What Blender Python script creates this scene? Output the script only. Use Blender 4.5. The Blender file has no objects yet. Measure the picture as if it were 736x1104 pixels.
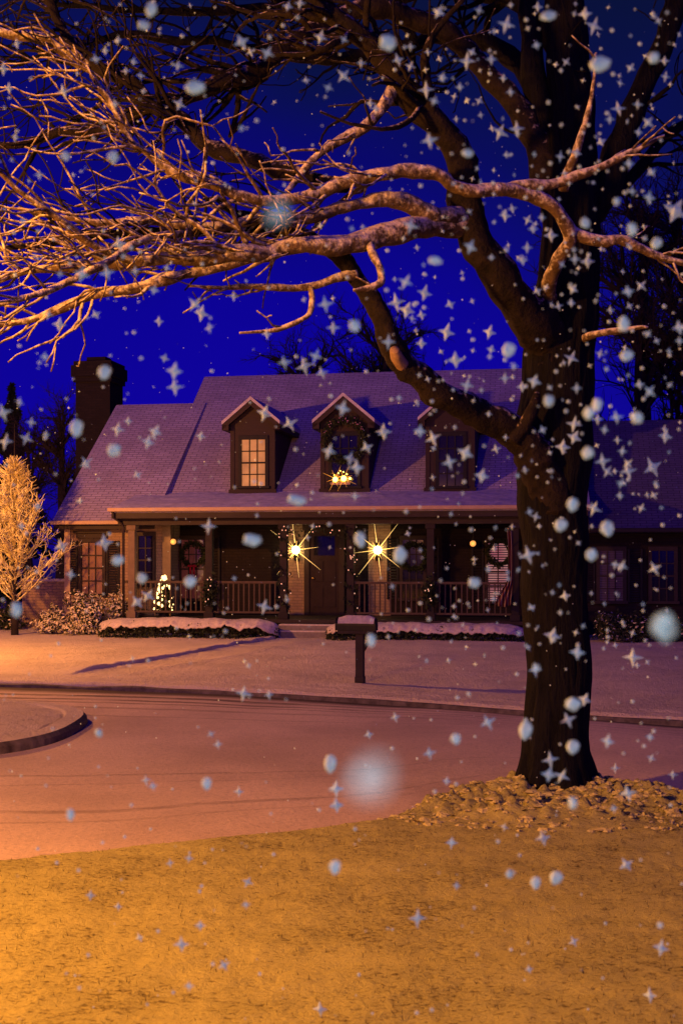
import bpy, math, random
from mathutils import Vector, Matrix, noise
random.seed(7)
R = math.radians
S = bpy.context.scene
COL = S.collection

# ------------------------------------------------------------------ helpers
F, CX, CY, CZ = 1300.0, 368.0, 600.0, 2.07
def P(px, py, D):
    return Vector(((px - CX) / F * D, D, CZ - (py - CY) / F * D))
ANG = R(10); hc, hs = math.cos(ANG), math.sin(ANG); HY = 29.5
def HW(u, v, z=0.0):
    return Vector((u * hc + v * hs, HY - u * hs + v * hc, z))
def hu(px, v):
    k = (px - CX) / F
    return (k * (HY + v * hc) - v * hs) / (hc + k * hs)
def hz(py, u, v):
    return CZ - (py - CY) / F * (HY - u * hs + v * hc)

class MB:
    def __init__(self):
        self.v, self.f, self.m = [], [], []
    def add(self, vs, fs, mi=0):
        o = len(self.v)
        self.v += [tuple(p) for p in vs]
        self.f += [tuple(i + o for i in f) for f in fs]
        self.m += [mi] * len(fs)
    def box(self, x0, x1, y0, y1, z0, z1, mi=0, ch=0.0):
        if ch <= 0:
            vs = [(x0,y0,z0),(x1,y0,z0),(x1,y1,z0),(x0,y1,z0),(x0,y0,z1),(x1,y0,z1),(x1,y1,z1),(x0,y1,z1)]
            fs = [(0,3,2,1),(4,5,6,7),(0,1,5,4),(1,2,6,5),(2,3,7,6),(3,0,4,7)]
            self.add(vs, fs, mi); return
        import bmesh
        bm = bmesh.new()
        bmesh.ops.create_cube(bm, size=1.0)
        for p in bm.verts:
            p.co = Vector(((x0+x1)/2 + p.co.x*(x1-x0), (y0+y1)/2 + p.co.y*(y1-y0), (z0+z1)/2 + p.co.z*(z1-z0)))
        bmesh.ops.bevel(bm, geom=bm.edges[:], offset=ch, segments=2, profile=.6, affect='EDGES')
        bm.verts.index_update()
        self.add([p.co[:] for p in bm.verts], [[q.index for q in f.verts] for f in bm.faces], mi)
        bm.free()
    def prism(self, poly, x0, x1, mi=0):      # polygon in (y,z), extruded along x
        n = len(poly)
        vs = [(x0, a, b) for a, b in poly] + [(x1, a, b) for a, b in poly]
        fs = [tuple(range(n)), tuple(range(2*n-1, n-1, -1))]
        for i in range(n):
            j = (i + 1) % n
            fs.append((i, i + n, j + n, j))
        self.add(vs, fs, mi)
    def tube(self, pts, rad, sides=8, mi=0, rough=0.0, cap=True, seed=0.0):
        pts = [Vector(p) for p in pts]; n = len(pts)
        t = (pts[1] - pts[0]).normalized()
        ref = Vector((0,0,1)) if abs(t.z) < .9 else Vector((1,0,0))
        a = t.cross(ref).normalized()
        vs, fs = [], []
        for i in range(n):
            t = (pts[min(i+1, n-1)] - pts[max(i-1, 0)])
            t = t.normalized() if t.length > 1e-9 else Vector((0,0,1))
            a = a - t * a.dot(t)
            if a.length < 1e-6: a = t.orthogonal()
            a.normalize(); b = t.cross(a)
            r = rad[i] if not isinstance(rad, (int, float)) else rad
            for k in range(sides):
                an = 2*math.pi*k/sides
                d = a*math.cos(an) + b*math.sin(an)
                rr = r
                if rough:
                    q = pts[i] + d*r
                    rr = r*(1 + rough*noise.noise(q*6.0 + Vector((seed,0,0))) + rough*.6*noise.noise(q*17.0))
                vs.append(pts[i] + d*rr)
        for i in range(n-1):
            for k in range(sides):
                k2 = (k+1) % sides
                fs.append((i*sides+k, i*sides+k2, (i+1)*sides+k2, (i+1)*sides+k))
        if cap:
            fs.append(tuple(range(sides-1, -1, -1)))
            fs.append(tuple((n-1)*sides + k for k in range(sides)))
        self.add(vs, fs, mi)
    def ball(self, c, r, sx=1, sy=1, sz=1, seg=10, rings=7, mi=0, lump=0.0, seed=0.0):
        c = Vector(c); vs, fs = [], []
        for i in range(rings+1):
            th = math.pi*i/rings
            for k in range(seg):
                ph = 2*math.pi*k/seg
                d = Vector((math.sin(th)*math.cos(ph), math.sin(th)*math.sin(ph), math.cos(th)))
                q = 1 + (lump*noise.noise(d*1.6 + Vector((seed, seed*.7, 0))) if lump else 0)
                vs.append(c + Vector((d.x*sx, d.y*sy, d.z*sz))*r*q)
        for i in range(rings):
            for k in range(seg):
                k2 = (k+1) % seg
                fs.append((i*seg+k, (i+1)*seg+k, (i+1)*seg+k2, i*seg+k2))
        self.add(vs, fs, mi)
    def leaf(self, c, s, mi=0, n=None):
        c = Vector(c)
        n = n or Vector((random.gauss(0,1), random.gauss(0,1), random.gauss(0,1)))
        n.normalize(); a = n.orthogonal().normalized(); b = n.cross(a)
        an = random.random()*6.28
        a, b = a*math.cos(an)+b*math.sin(an), b*math.cos(an)-a*math.sin(an)
        self.add([c-a*s, c-b*s*.45+n*s*.12, c+a*s, c+b*s*.45+n*s*.12], [(0,1,2,3)], mi)
    def build(self, name, mats, parent=None, smooth=False, loc=None, rot=None):
        me = bpy.data.meshes.new(name)
        me.from_pydata(self.v, [], self.f)
        if not isinstance(mats, (list, tuple)): mats = [mats]
        for m in mats: me.materials.append(m)
        if len(mats) > 1: me.polygons.foreach_set('material_index', self.m)
        if smooth: me.polygons.foreach_set('use_smooth', [True]*len(me.polygons))
        me.update()
        o = bpy.data.objects.new(name, me); COL.objects.link(o)
        if parent: o.parent = parent
        if loc is not None: o.location = loc
        if rot is not None: o.rotation_euler = rot
        return o

def tag(o, label=None, cat=None, group=None, kind=None):
    if label: o['label'] = label
    if cat: o['category'] = cat
    if group: o['group'] = group
    if kind: o['kind'] = kind
    return o
def empty(name, loc, label, cat, rz=0.0, group=None):
    o = bpy.data.objects.new(name, None); COL.objects.link(o)
    o.location = loc; o.rotation_euler = (0, 0, rz); o.empty_display_size = .2
    return tag(o, label, cat, group)

# ------------------------------------------------------------------ materials
def new_mat(name):
    m = bpy.data.materials.new(name); m.use_nodes = True
    nt = m.node_tree; b = nt.nodes['Principled BSDF']
    b.inputs['Specular IOR Level'].default_value = .12
    return m, nt, b
def N(nt, t, **kw):
    n = nt.nodes.new(t)
    for k, v in kw.items():
        if k in n.inputs.keys() if hasattr(n, 'inputs') else False: n.inputs[k].default_value = v
        else: setattr(n, k, v)
    return n
def L(nt, a, b): nt.links.new(a, b)
def rgb(c): return (c[0], c[1], c[2], 1)
def coords(nt, scale=(1,1,1), kind='Object'):
    tc = N(nt, 'ShaderNodeTexCoord'); mp = N(nt, 'ShaderNodeMapping')
    mp.inputs['Scale'].default_value = scale
    L(nt, tc.outputs[kind], mp.inputs['Vector']); return mp.outputs['Vector']
def tex(nt, vec, scale, detail=4, rough=.6):
    n = N(nt, 'ShaderNodeTexNoise'); n.inputs['Scale'].default_value = scale
    n.inputs['Detail'].default_value = detail; n.inputs['Roughness'].default_value = rough
    L(nt, vec, n.inputs['Vector']); return n.outputs['Fac']
def ramp(nt, fac, stops):
    r = N(nt, 'ShaderNodeValToRGB'); e = r.color_ramp.elements
    while len(e) < len(stops): e.new(.5)
    for i, (p, c) in enumerate(stops):
        e[i].position = p; e[i].color = rgb(c) if len(c) == 3 else c
    L(nt, fac, r.inputs['Fac']); return r.outputs['Color']
def mix(nt, fac, a, b):
    n = N(nt, 'ShaderNodeMix', data_type='RGBA')
    for sock, val in ((n.inputs['Factor'], fac), (n.inputs['A'], a), (n.inputs['B'], b)):
        pass
    ia = [i for i in n.inputs if i.type == 'RGBA']; fa = n.inputs[0]
    for sock, val in ((fa, fac), (ia[0], a), (ia[1], b)):
        if isinstance(val, (int, float)): sock.default_value = val
        elif isinstance(val, tuple): sock.default_value = rgb(val)
        else: L(nt, val, sock)
    return [o for o in n.outputs if o.type == 'RGBA'][0]
def maths(nt, op, a, b=None, c=None, clamp=False):
    n = N(nt, 'ShaderNodeMath', operation=op); n.use_clamp = clamp
    for i, v in enumerate((a, b, c)):
        if v is None: continue
        if isinstance(v, (int, float)): n.inputs[i].default_value = v
        else: L(nt, v, n.inputs[i])
    return n.outputs[0]
def mrange(nt, v, a, b, c=0.0, d=1.0):
    n = N(nt, 'ShaderNodeMapRange'); n.interpolation_type = 'SMOOTHSTEP'
    L(nt, v, n.inputs[0])
    for i, x in enumerate((a, b, c, d)): n.inputs[i+1].default_value = x
    return n.outputs[0]
def bump(nt, bsdf, h, strength=.4, dist=.02):
    b = N(nt, 'ShaderNodeBump'); b.inputs['Strength'].default_value = strength
    b.inputs['Distance'].default_value = dist
    L(nt, h, b.inputs['Height']); L(nt, b.outputs['Normal'], bsdf.inputs['Normal'])
def simple(name, c1, c2=None, scale=8, rough=.7, bs=.2, bd=.01, stretch=(1,1,1), metal=0):
    m, nt, b = new_mat(name)
    vec = coords(nt, stretch); f = tex(nt, vec, scale)
    c2 = c2 or tuple(x*.7 for x in c1)
    L(nt, ramp(nt, f, [(.3, c1), (.7, c2)]), b.inputs['Base Color'])
    b.inputs['Roughness'].default_value = rough; b.inputs['Metallic'].default_value = metal
    if bs: bump(nt, b, f, bs, bd)
    return m
def emit(name, c, strength, base=None):
    m, nt, b = new_mat(name)
    b.inputs['Base Color'].default_value = rgb(base or c)
    b.inputs['Emission Color'].default_value = rgb(c)
    b.inputs['Emission Strength'].default_value = strength
    return m
def nz(nt):
    g = N(nt, 'ShaderNodeNewGeometry'); sp = N(nt, 'ShaderNodeSeparateXYZ')
    L(nt, g.outputs['Normal'], sp.inputs[0]); return sp.outputs['Z']

def frosted(name, bark1, bark2, snow, lo, hi, scale=9, amount=.6, stretch=(1,1,1), bs=.6, bd=.03, kn=1.0, kt=1.6):
    """bark or leaves with snow lying where the surface faces up"""
    m, nt, b = new_mat(name)
    vec = coords(nt, stretch); f = tex(nt, vec, scale, 6, .65); g = tex(nt, coords(nt), scale*2.3, 4)
    bark = ramp(nt, f, [(.32, bark1), (.68, bark2)])
    up = maths(nt, 'ADD', maths(nt, 'MULTIPLY', nz(nt), kn), maths(nt, 'MULTIPLY', maths(nt, 'SUBTRACT', g, .5), kt))
    k = maths(nt, 'MULTIPLY', mrange(nt, up, lo, hi), amount)
    L(nt, mix(nt, k, bark, snow), b.inputs['Base Color'])
    b.inputs['Roughness'].default_value = .85
    bump(nt, b, f, bs, bd)
    return m

M = {}
M['snow_flat'] = simple('snow_flat', (.66,.60,.52), (.46,.41,.36), 16, .75, .5, .02)
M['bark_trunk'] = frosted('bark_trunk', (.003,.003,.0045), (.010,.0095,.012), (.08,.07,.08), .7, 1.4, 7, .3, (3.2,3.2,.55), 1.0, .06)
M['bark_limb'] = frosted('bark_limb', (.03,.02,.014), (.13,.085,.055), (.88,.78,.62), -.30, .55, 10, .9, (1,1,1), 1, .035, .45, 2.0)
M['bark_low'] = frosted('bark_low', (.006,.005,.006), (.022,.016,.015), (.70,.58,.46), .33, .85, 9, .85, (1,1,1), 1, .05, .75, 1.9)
M['cut_wood'] = simple('cut_wood', (.34,.23,.16), (.2,.13,.09), 30)
M['bark_far'] = simple('bark_far', (.02,.016,.014), (.04,.03,.028), 6, .9)
M['twig_frost'] = frosted('twig_frost', (.20,.13,.05), (.75,.66,.26), (.92,.90,.48), -.6, .4, 20, .85)
M['conifer'] = simple('conifer', (.012,.02,.012), (.03,.04,.03), 5, .9)

def brick(name, c1, c2, mortar, sc=1.0, rough=.8):
    m, nt, b = new_mat(name)
    tc = N(nt, 'ShaderNodeTexCoord'); sp = N(nt, 'ShaderNodeSeparateXYZ'); cb = N(nt, 'ShaderNodeCombineXYZ')
    L(nt, tc.outputs['Object'], sp.inputs[0])
    L(nt, maths(nt, 'ADD', sp.outputs['X'], sp.outputs['Y']), cb.inputs['X']); L(nt, sp.outputs['Z'], cb.inputs['Y'])
    br = N(nt, 'ShaderNodeTexBrick'); L(nt, cb.outputs[0], br.inputs['Vector'])
    br.inputs['Color1'].default_value = rgb(c1); br.inputs['Color2'].default_value = rgb(c2); br.inputs['Mortar'].default_value = rgb(mortar)
    br.inputs['Scale'].default_value = 1.0; br.inputs['Brick Width'].default_value = .23*sc
    br.inputs['Row Height'].default_value = .076*sc; br.inputs['Mortar Size'].default_value = .008*sc
    f = tex(nt, coords(nt), 1.3, 5)
    L(nt, mix(nt, mrange(nt, f, .35, .75, 0, .45), br.outputs['Color'], tuple(x*.55 for x in c1)), b.inputs['Base Color'])
    b.inputs['Roughness'].default_value = rough
    bump(nt, b, maths(nt, 'SUBTRACT', 1.0, br.outputs['Fac']), .5, .01)
    return m
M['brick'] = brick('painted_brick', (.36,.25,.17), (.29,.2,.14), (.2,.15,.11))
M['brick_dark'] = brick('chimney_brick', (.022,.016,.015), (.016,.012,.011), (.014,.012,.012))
M['brick_shade'] = brick('dark_porch_brick', (.022,.016,.017), (.018,.013,.014), (.014,.011,.012))  # porch shade painted in as a darker copy of the brick
M['brick_right'] = brick('dark_wing_brick', (.022,.016,.017), (.017,.013,.014), (.014,.012,.012))  # right wing's shade put into its own darker brick colours

def shingles(name, lite, dark, row=.15):
    m, nt, b = new_mat(name)
    tc = N(nt, 'ShaderNodeTexCoord'); sp = N(nt, 'ShaderNodeSeparateXYZ'); cb = N(nt, 'ShaderNodeCombineXYZ')
    L(nt, tc.outputs['Object'], sp.inputs[0])
    L(nt, sp.outputs['X'], cb.inputs['X']); L(nt, maths(nt, 'MULTIPLY', sp.outputs['Z'], 1.6), cb.inputs['Y'])
    br = N(nt, 'ShaderNodeTexBrick'); L(nt, cb.outputs[0], br.inputs['Vector'])
    br.inputs['Color1'].default_value = (1,1,1,1); br.inputs['Color2'].default_value = (.72,.72,.72,1); br.inputs['Mortar'].default_value = (.12,.12,.12,1)
    br.inputs['Scale'].default_value = 1; br.inputs['Brick Width'].default_value = .30; br.inputs['Row Height'].default_value = row
    br.inputs['Mortar Size'].default_value = .013; br.inputs['Mortar Smooth'].default_value = .3
    f = tex(nt, coords(nt), .9, 7, .65); g = tex(nt, coords(nt, (1,1,3)), 9, 5, .7)
    v = maths(nt, 'MULTIPLY', br.outputs['Color'], maths(nt, 'ADD', mrange(nt, f, .3, .7, .35, .75), maths(nt, 'MULTIPLY', g, .5)), None, True)
    L(nt, mix(nt, v, dark, lite), b.inputs['Base Color'])
    b.inputs['Roughness'].default_value = .85
    bump(nt, b, br.outputs['Color'], .5, .02)
    return m
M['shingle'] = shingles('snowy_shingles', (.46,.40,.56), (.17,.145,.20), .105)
M['shingle_dark'] = shingles('thin_snow_shingles', (.17,.145,.22), (.07,.06,.09), .105)  # shade on the right wing roof painted as darker shingles
M['roof_snow'] = simple('roof_snow', (.56,.52,.62), (.36,.34,.40), 5, .8, .5, .03)
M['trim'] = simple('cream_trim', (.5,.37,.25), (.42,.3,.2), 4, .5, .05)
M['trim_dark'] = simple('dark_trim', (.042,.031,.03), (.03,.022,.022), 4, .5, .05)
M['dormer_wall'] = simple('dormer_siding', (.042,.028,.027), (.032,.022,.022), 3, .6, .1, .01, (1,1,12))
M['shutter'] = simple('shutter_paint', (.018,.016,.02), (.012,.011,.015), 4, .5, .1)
M['trim_left'] = simple('weathered_cream_paint', (.2,.145,.1), (.15,.11,.075), 6, .6, .1)  # lamplight on the left post and corner board put into the paint
M['post'] = simple('post_paint', (.032,.024,.024), (.022,.017,.017), 6, .6, .1)  # remaining posts darkened in the paint for porch shade
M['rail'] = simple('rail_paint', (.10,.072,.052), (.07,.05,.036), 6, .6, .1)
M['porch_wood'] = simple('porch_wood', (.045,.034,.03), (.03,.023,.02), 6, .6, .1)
M['soffit'] = simple('porch_ceiling', (.05,.04,.035), (.04,.03,.025), 6, .7, .1)
M['stone'] = simple('step_stone', (.25,.22,.2), (.16,.14,.13), 9, .8, .4)
M['door'] = simple('door_paint', (.03,.018,.02), (.02,.012,.014), 5, .35, .05)
M['black_metal'] = simple('black_metal', (.02,.018,.018), (.012,.011,.011), 8, .4, .1)
M['brass'] = simple('brass', (.5,.33,.12), (.4,.25,.08), 8, .3, .05, .01, (1,1,1), 1)
M['leaf_dark'] = simple('evergreen_leaf', (.02,.03,.015), (.04,.05,.025), 9, .8, 0)
M['leaf_frost'] = frosted('frosted_leaf', (.30,.25,.12), (.55,.46,.25), (.85,.80,.6), -.7, .6, 9, .8, (1,1,1), .2)
M['red_bow'] = simple('red_ribbon', (.45,.02,.05), (.3,.015,.03), 9, .5, .05)
def glass(name, c, spec=.5, em=None, es=0.0, rough=.08):
    m, nt, b = new_mat(name)
    f = tex(nt, coords(nt, (1,1,.6)), 2.2, 3)
    L(nt, ramp(nt, f, [(.3, c), (.7, tuple(x*.6 for x in c))]), b.inputs['Base Color'])
    b.inputs['Roughness'].default_value = rough; b.inputs['Specular IOR Level'].default_value = .5
    if em:
        L(nt, ramp(nt, f, [(.3, em), (.75, tuple(x*.45 for x in em))]), b.inputs['Emission Color'])
        b.inputs['Emission Strength'].default_value = es
    return m
M['glass_dark'] = glass('dark_glass', (.012,.01,.02))
M['glass_curtain'] = glass('curtained_glass', (.3,.17,.12), rough=.25)
M['glass_warm'] = glass('warm_lit_glass', (.2,.1,.05), em=(1,.36,.09), es=.62)
M['glass_dim'] = glass('dim_lit_glass', (.05,.03,.04), em=(.7,.12,.10), es=.09)
def blinds(name, c, es):
    m, nt, b = new_mat(name)
    w = N(nt, 'ShaderNodeTexWave', wave_type='BANDS', bands_direction='Z'); w.inputs['Scale'].default_value = 5.2
    w.inputs['Distortion'].default_value = .1; L(nt, coords(nt), w.inputs['Vector'])
    f = tex(nt, coords(nt), 1.6, 2)
    cc = mix(nt, mrange(nt, w.outputs['Fac'], .3, .6), (.02,.008,.03), ramp(nt, f, [(.35, c), (.65, (c[0]*.8, c[1]*.35, c[2]*.6))]))
    b.inputs['Base Color'].default_value = (.05,.04,.05,1)
    L(nt, cc, b.inputs['Emission Color']); b.inputs['Emission Strength'].default_value = es
    return m
M['blinds_pink'] = blinds('lit_blinds', (.95,.42,.38), .42)
M['blinds_dim'] = blinds('dim_blinds', (.35,.16,.5), .05)
M['bulb'] = emit('lantern_bulb', (1,.80,.34), 14)
M['ray'] = emit('starburst_ray', (1,.66,.2), 1.5)  # lens glare of the lanterns modelled as glowing spikes
M['candle'] = emit('candle_bulb', (1,.58,.08), 9)
M['candle_ray'] = emit('candle_ray', (1,.45,.05), .9)  # glare around the candle bulbs, also glowing geometry
M['fairy'] = emit('fairy_light', (1,.60,.22), 3.6)
M['fairy_dim'] = emit('small_fairy_light', (1,.55,.35), .7)
M['globe'] = emit('globe_glow', (1,.42,.10), .85)
m, nt, b = new_mat('snowflake_ice'); M['flake'] = m
b.inputs['Base Color'].default_value = (.62,.84,.94,1); b.inputs['Roughness'].default_value = .8; b.inputs['Alpha'].default_value = .46
m, nt, b = new_mat('loose_snowflake_ice'); M['flake_soft'] = m
b.inputs['Base Color'].default_value = (.5,.7,.78,1); b.inputs['Roughness'].default_value = .8; b.inputs['Alpha'].default_value = .034

def snow_ground(name, snow, grass, g_lo, g_hi, fine, coarse, stretch=(1,1,1), bs=.7, bd=.03):
    m, nt, b = new_mat(name)
    vec = coords(nt, stretch)
    f = tex(nt, vec, fine, 6, .7); c = tex(nt, vec, coarse, 5, .65); h = tex(nt, coords(nt), fine*4, 3, .7)
    k = maths(nt, 'ADD', maths(nt, 'MULTIPLY', f, .72), maths(nt, 'MULTIPLY', c, .28))
    s = mix(nt, mrange(nt, c, .3, .7), snow, tuple(x*.82 for x in snow))
    L(nt, mix(nt, mrange(nt, k, g_lo, g_hi), s, grass), b.inputs['Base Color'])
    b.inputs['Roughness'].default_value = .8
    hh = maths(nt, 'ADD', maths(nt, 'MULTIPLY', f, -1.0), maths(nt, 'MULTIPLY', h, -.35))
    bump(nt, b, hh, bs, bd)
    return m
M['near_snow'] = snow_ground('thin_snow_on_grass', (.52,.50,.165), (.085,.06,.016), .50, .66, 36, 2.1, (.8,1.25,1), .8, .035)
M['far_snow'] = snow_ground('lawn_snow', (.80,.70,.56), (.3,.22,.16), .54, .74, 9, .8, (1,1,1), 1, .07)
M['kerb'] = simple('wet_kerb', (.05,.04,.035), (.18,.15,.13), 6, .6, .4)  # wet far kerb, and the painted shadow side of the island

def road_mat():
    m, nt, b = new_mat('snowy_asphalt')
    uv = N(nt, 'ShaderNodeUVMap'); sp = N(nt, 'ShaderNodeSeparateXYZ'); L(nt, uv.outputs['UV'], sp.inputs[0])
    o = coords(nt); wob = tex(nt, o, .35, 3); fine = tex(nt, o, 26, 5, .75); big = tex(nt, o, .55, 5, .6)
    t = maths(nt, 'ADD', sp.outputs['Y'], maths(nt, 'MULTIPLY', maths(nt, 'SUBTRACT', wob, .5), .05))
    col = mix(nt, mrange(nt, big, .3, .72), (.68,.54,.42), (.50,.39,.31))
    col = mix(nt, mrange(nt, fine, .42, .75, 0, .5), col, (.22,.19,.18))
    strk = tex(nt, coords(nt, (.5,3.5,1)), 2.0, 5, .7)
    tot = None
    for (c, w, a) in ((.055,.006,.6),(.085,.010,.85),(.125,.007,.8),(.155,.005,.6),(.205,.008,.4),(.28,.004,.3),(.66,.004,.3),(.70,.003,.18),(.80,.005,.38),(.835,.003,.2)):
        d = maths(nt, 'ABSOLUTE', maths(nt, 'SUBTRACT', t, c))
        k = maths(nt, 'MULTIPLY', mrange(nt, d, w*.5, w*1.5, 1.0, 0.0), a)
        tot = k if tot is None else maths(nt, 'MAXIMUM', tot, k)
    tot = maths(nt, 'MULTIPLY', maths(nt, 'MULTIPLY', tot, mrange(nt, strk, .32, .6, .25, 1.0)), mrange(nt, sp.outputs['X'], -2.5, 3.5, 1.0, .25))
    edge = mrange(nt, t, .032, .075, .95, 0.0)
    tot = maths(nt, 'MAXIMUM', tot, edge)
    L(nt, mix(nt, tot, col, (.05,.04,.035)), b.inputs['Base Color'])
    b.inputs['Roughness'].default_value = .7
    h = maths(nt, 'SUBTRACT', maths(nt, 'MULTIPLY', fine, .6), maths(nt, 'MULTIPLY', tot, 1.2))
    bump(nt, b, h, .6, .025)
    return m
M['road'] = road_mat()

# ------------------------------------------------------------------ ground
def interp(pts, x):
    if x <= pts[0][0]: 
        (x0,y0),(x1,y1) = pts[0], pts[1]
    elif x >= pts[-1][0]:
        (x0,y0),(x1,y1) = pts[-2], pts[-1]
    else:
        for i in range(len(pts)-1):
            if pts[i][0] <= x <= pts[i+1][0]:
                x0,y0 = pts[i]; x1,y1 = pts[i+1]
                m0 = (pts[i+1][1]-pts[max(i-1,0)][1])/(pts[i+1][0]-pts[max(i-1,0)][0])
                j = min(i+2, len(pts)-1)
                m1 = (pts[j][1]-pts[i][1])/(pts[j][0]-pts[i][0])
                h = x1-x0; t = (x-x0)/h
                return (2*t**3-3*t*t+1)*y0 + (t**3-2*t*t+t)*h*m0 + (-2*t**3+3*t*t)*y1 + (t**3-t*t)*h*m1
    return y0 + (y1-y0)*(x-x0)/(x1-x0)
FAR = [(-60,23.0),(-30,21.6),(-15,20.2),(-5.4,19.1),(-2.36,18.3),(.42,17.0),(2.33,15.8),(4.16,14.7),(8,12.2),(14,8.4),(26,2),(60,-14)]
NEAR = [(-60,-2),(-30,2),(-15,5.0),(-8,6.6),(-4,7.45),(-2.2,7.85),(-1.07,8.32),(-.2,8.75),(.45,9.2),(.95,9.95),(1.5,10.45),(2.1,10.4),(2.6,9.85),(3.2,9.1),(4.2,7.9),(7,5),(14,-2),(60,-48)]
far_y = lambda x: interp(FAR, x)
near_y = lambda x: interp(NEAR, x)

def frange(a, b, n): return [a + (b-a)*i/(n-1) for i in range(n)]
def grid(name, mat, rows, uvs=None, smooth=True):
    nr, nc = len(rows), len(rows[0])
    me = bpy.data.meshes.new(name)
    vs = [p for r in rows for p in r]
    fs = [(i*nc+j, i*nc+j+1, (i+1)*nc+j+1, (i+1)*nc+j) for i in range(nr-1) for j in range(nc-1)]
    me.from_pydata(vs, [], fs); me.materials.append(mat)
    if uvs:
        ul = me.uv_layers.new(name='UVMap'); flat = [u for r in uvs for u in r]
        for lp in me.loops: ul.data[lp.index].uv = flat[lp.vertex_index]
    if smooth: me.polygons.foreach_set('use_smooth', [True]*len(me.polygons))
    me.update(); o = bpy.data.objects.new(name, me); COL.objects.link(o)
    o['kind'] = 'structure'
    return o

g = MB(); g.add([(-900,-300,-.06),(900,-300,-.06),(900,1500,-.06),(-900,1500,-.06)], [(0,1,2,3)])
g.build('ground', M['far_snow'])['kind'] = 'structure'

xs = frange(-34, 34, 205)
rows, uvs = [], []
for x in xs:
    a, b = far_y(x)+.12, near_y(x)-.3
    r, u = [], []
    for j in range(61):
        t = j/60; y = a + (b-a)*t
        r.append((x, y, .012*noise.noise(Vector((x*.8, y*.8, 3))) + .03*math.sin(math.pi*t))); u.append((x, t))
    rows.append(r[::-1]); uvs.append(u[::-1])
grid('road', M['road'], rows, uvs)

# far lawn with kerb edge and a shallow front walk
PATH = [(-4.75,19.6),(-4.45,20.3),(-3.6,22.5),(-2.75,24.8),(-2.05,27),(-1.55,28.6),(-1.3,29.4)]
def path_x(y): return interp([(b, a) for a, b in PATH], y)
def sm(a, b, x):
    t = max(0, min(1, (x-a)/(b-a))); return t*t*(3-2*t)
def lawn_z(x, y, d):
    z = .10 + .03*sm(0, 3, d)
    z += .05*noise.noise(Vector((x*.25, y*.25, 1))) * sm(0, 2, d) + .022*noise.noise(Vector((x*1.7, y*1.7, 4))) + .010*noise.noise(Vector((x*6, y*6, 9)))
    z += .035*math.exp(-((d-.62)/.10)**2)*(.6+noise.noise(Vector((x*4, 0, 2))))
    return z
LXS = frange(-26, 26, 380)
ts = [0, .03, .07, .12] + [.2*1.0 + 21*(i/150)**1.35 for i in range(151)]
rows = []
for x in LXS:
    a = far_y(x); r = []
    for d in ts:
        y = a + d
        z = -.03 if d == 0 else lawn_z(x, y, d)
        if d == .03: z = .06
        r.append((x, y, z))
    rows.append(r[::-1])
grid('far_lawn', M['far_snow'], rows)
rows = []
for i in range(160):
    y = 19.75 + (29.35-19.75)*i/159; x0 = path_x(y) + .03*noise.noise(Vector((y*1.7, 3, 0)))
    zl = lambda q: lawn_z(x0+q, y, y-far_y(x0+q)); e = sm(0, .12, i/159)
    rows.append([(x0+q, y, zl(q) + (h if h < 0 else h*e*(.8+.5*noise.noise(Vector((y*2.5, q*2, 1)))))) for q, h in ((-1.0,-.03),(-.6,.02),(-.25,.06),(-.07,.085),(-.02,.08),(.0,.05),(.015,.006),(.5,.004),(1.0,.006),(1.06,.03),(1.2,.03),(1.5,-.03))])
grid('path', M['far_snow'], rows)
rows = []
for x in frange(-26, 26, 240):
    a = far_y(x)
    h = .055 + .03*noise.noise(Vector((x*1.1, 7, 0)))
    rows.append([(x, a+.07, h), (x, a-.02, h+.004), (x, a-.05, h-.01), (x, a-.07, -.04)][::1])
grid('kerb', M['kerb'], rows)

# near lawn, thin snow over grass, with the lumpy tree bed
TREE = (1.735, 9.72)
def near_z(x, y):
    d = near_y(x) - y
    z = -.04 + .24*sm(-.02, .45, d)
    z += .05*noise.noise(Vector((x*.5, y*.5, 2)))*sm(0, 1.5, d)
    z += (.014*noise.noise(Vector((x*3.2, y*3.2, 5))) + .008*noise.noise(Vector((x*9, y*9, 6))) + .008*noise.noise(Vector((x*22, y*22, 8))))
    r = math.hypot((x-TREE[0]-.15)*.8, (y-TREE[1]+.25)*1.25)
    k = 1 - sm(.95, 1.55, r + .25*noise.noise(Vector((x*2, y*2, 0))))
    if k > 0:
        v = noise.voronoi(Vector((x*8.5, y*8.5, 1.3)))[0][0]
        v2 = noise.voronoi(Vector((x*17, y*17, 2.3)))[0][0]
        z += k*(.03 + .13*max(0, .62-v) + .04*max(0, .6-v2) + .05*noise.noise(Vector((x*2.6, y*2.6, 0))))
    return z
rows = []
NXS = frange(-13, -4, 60)[:-1] + frange(-4, 4.5, 360) + frange(4.5, 16, 60)[1:]
for x in NXS:
    a = near_y(x); r = []
    for i in range(331):
        d = -.02 + (a+4)*(i/330)**1.25
        y = a - d
        r.append((x, y, near_z(x, y)))
    rows.append(r)
o = grid('near_lawn', M['near_snow'], rows)
for p in o.data.polygons: pass
o.data.flip_normals()

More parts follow.
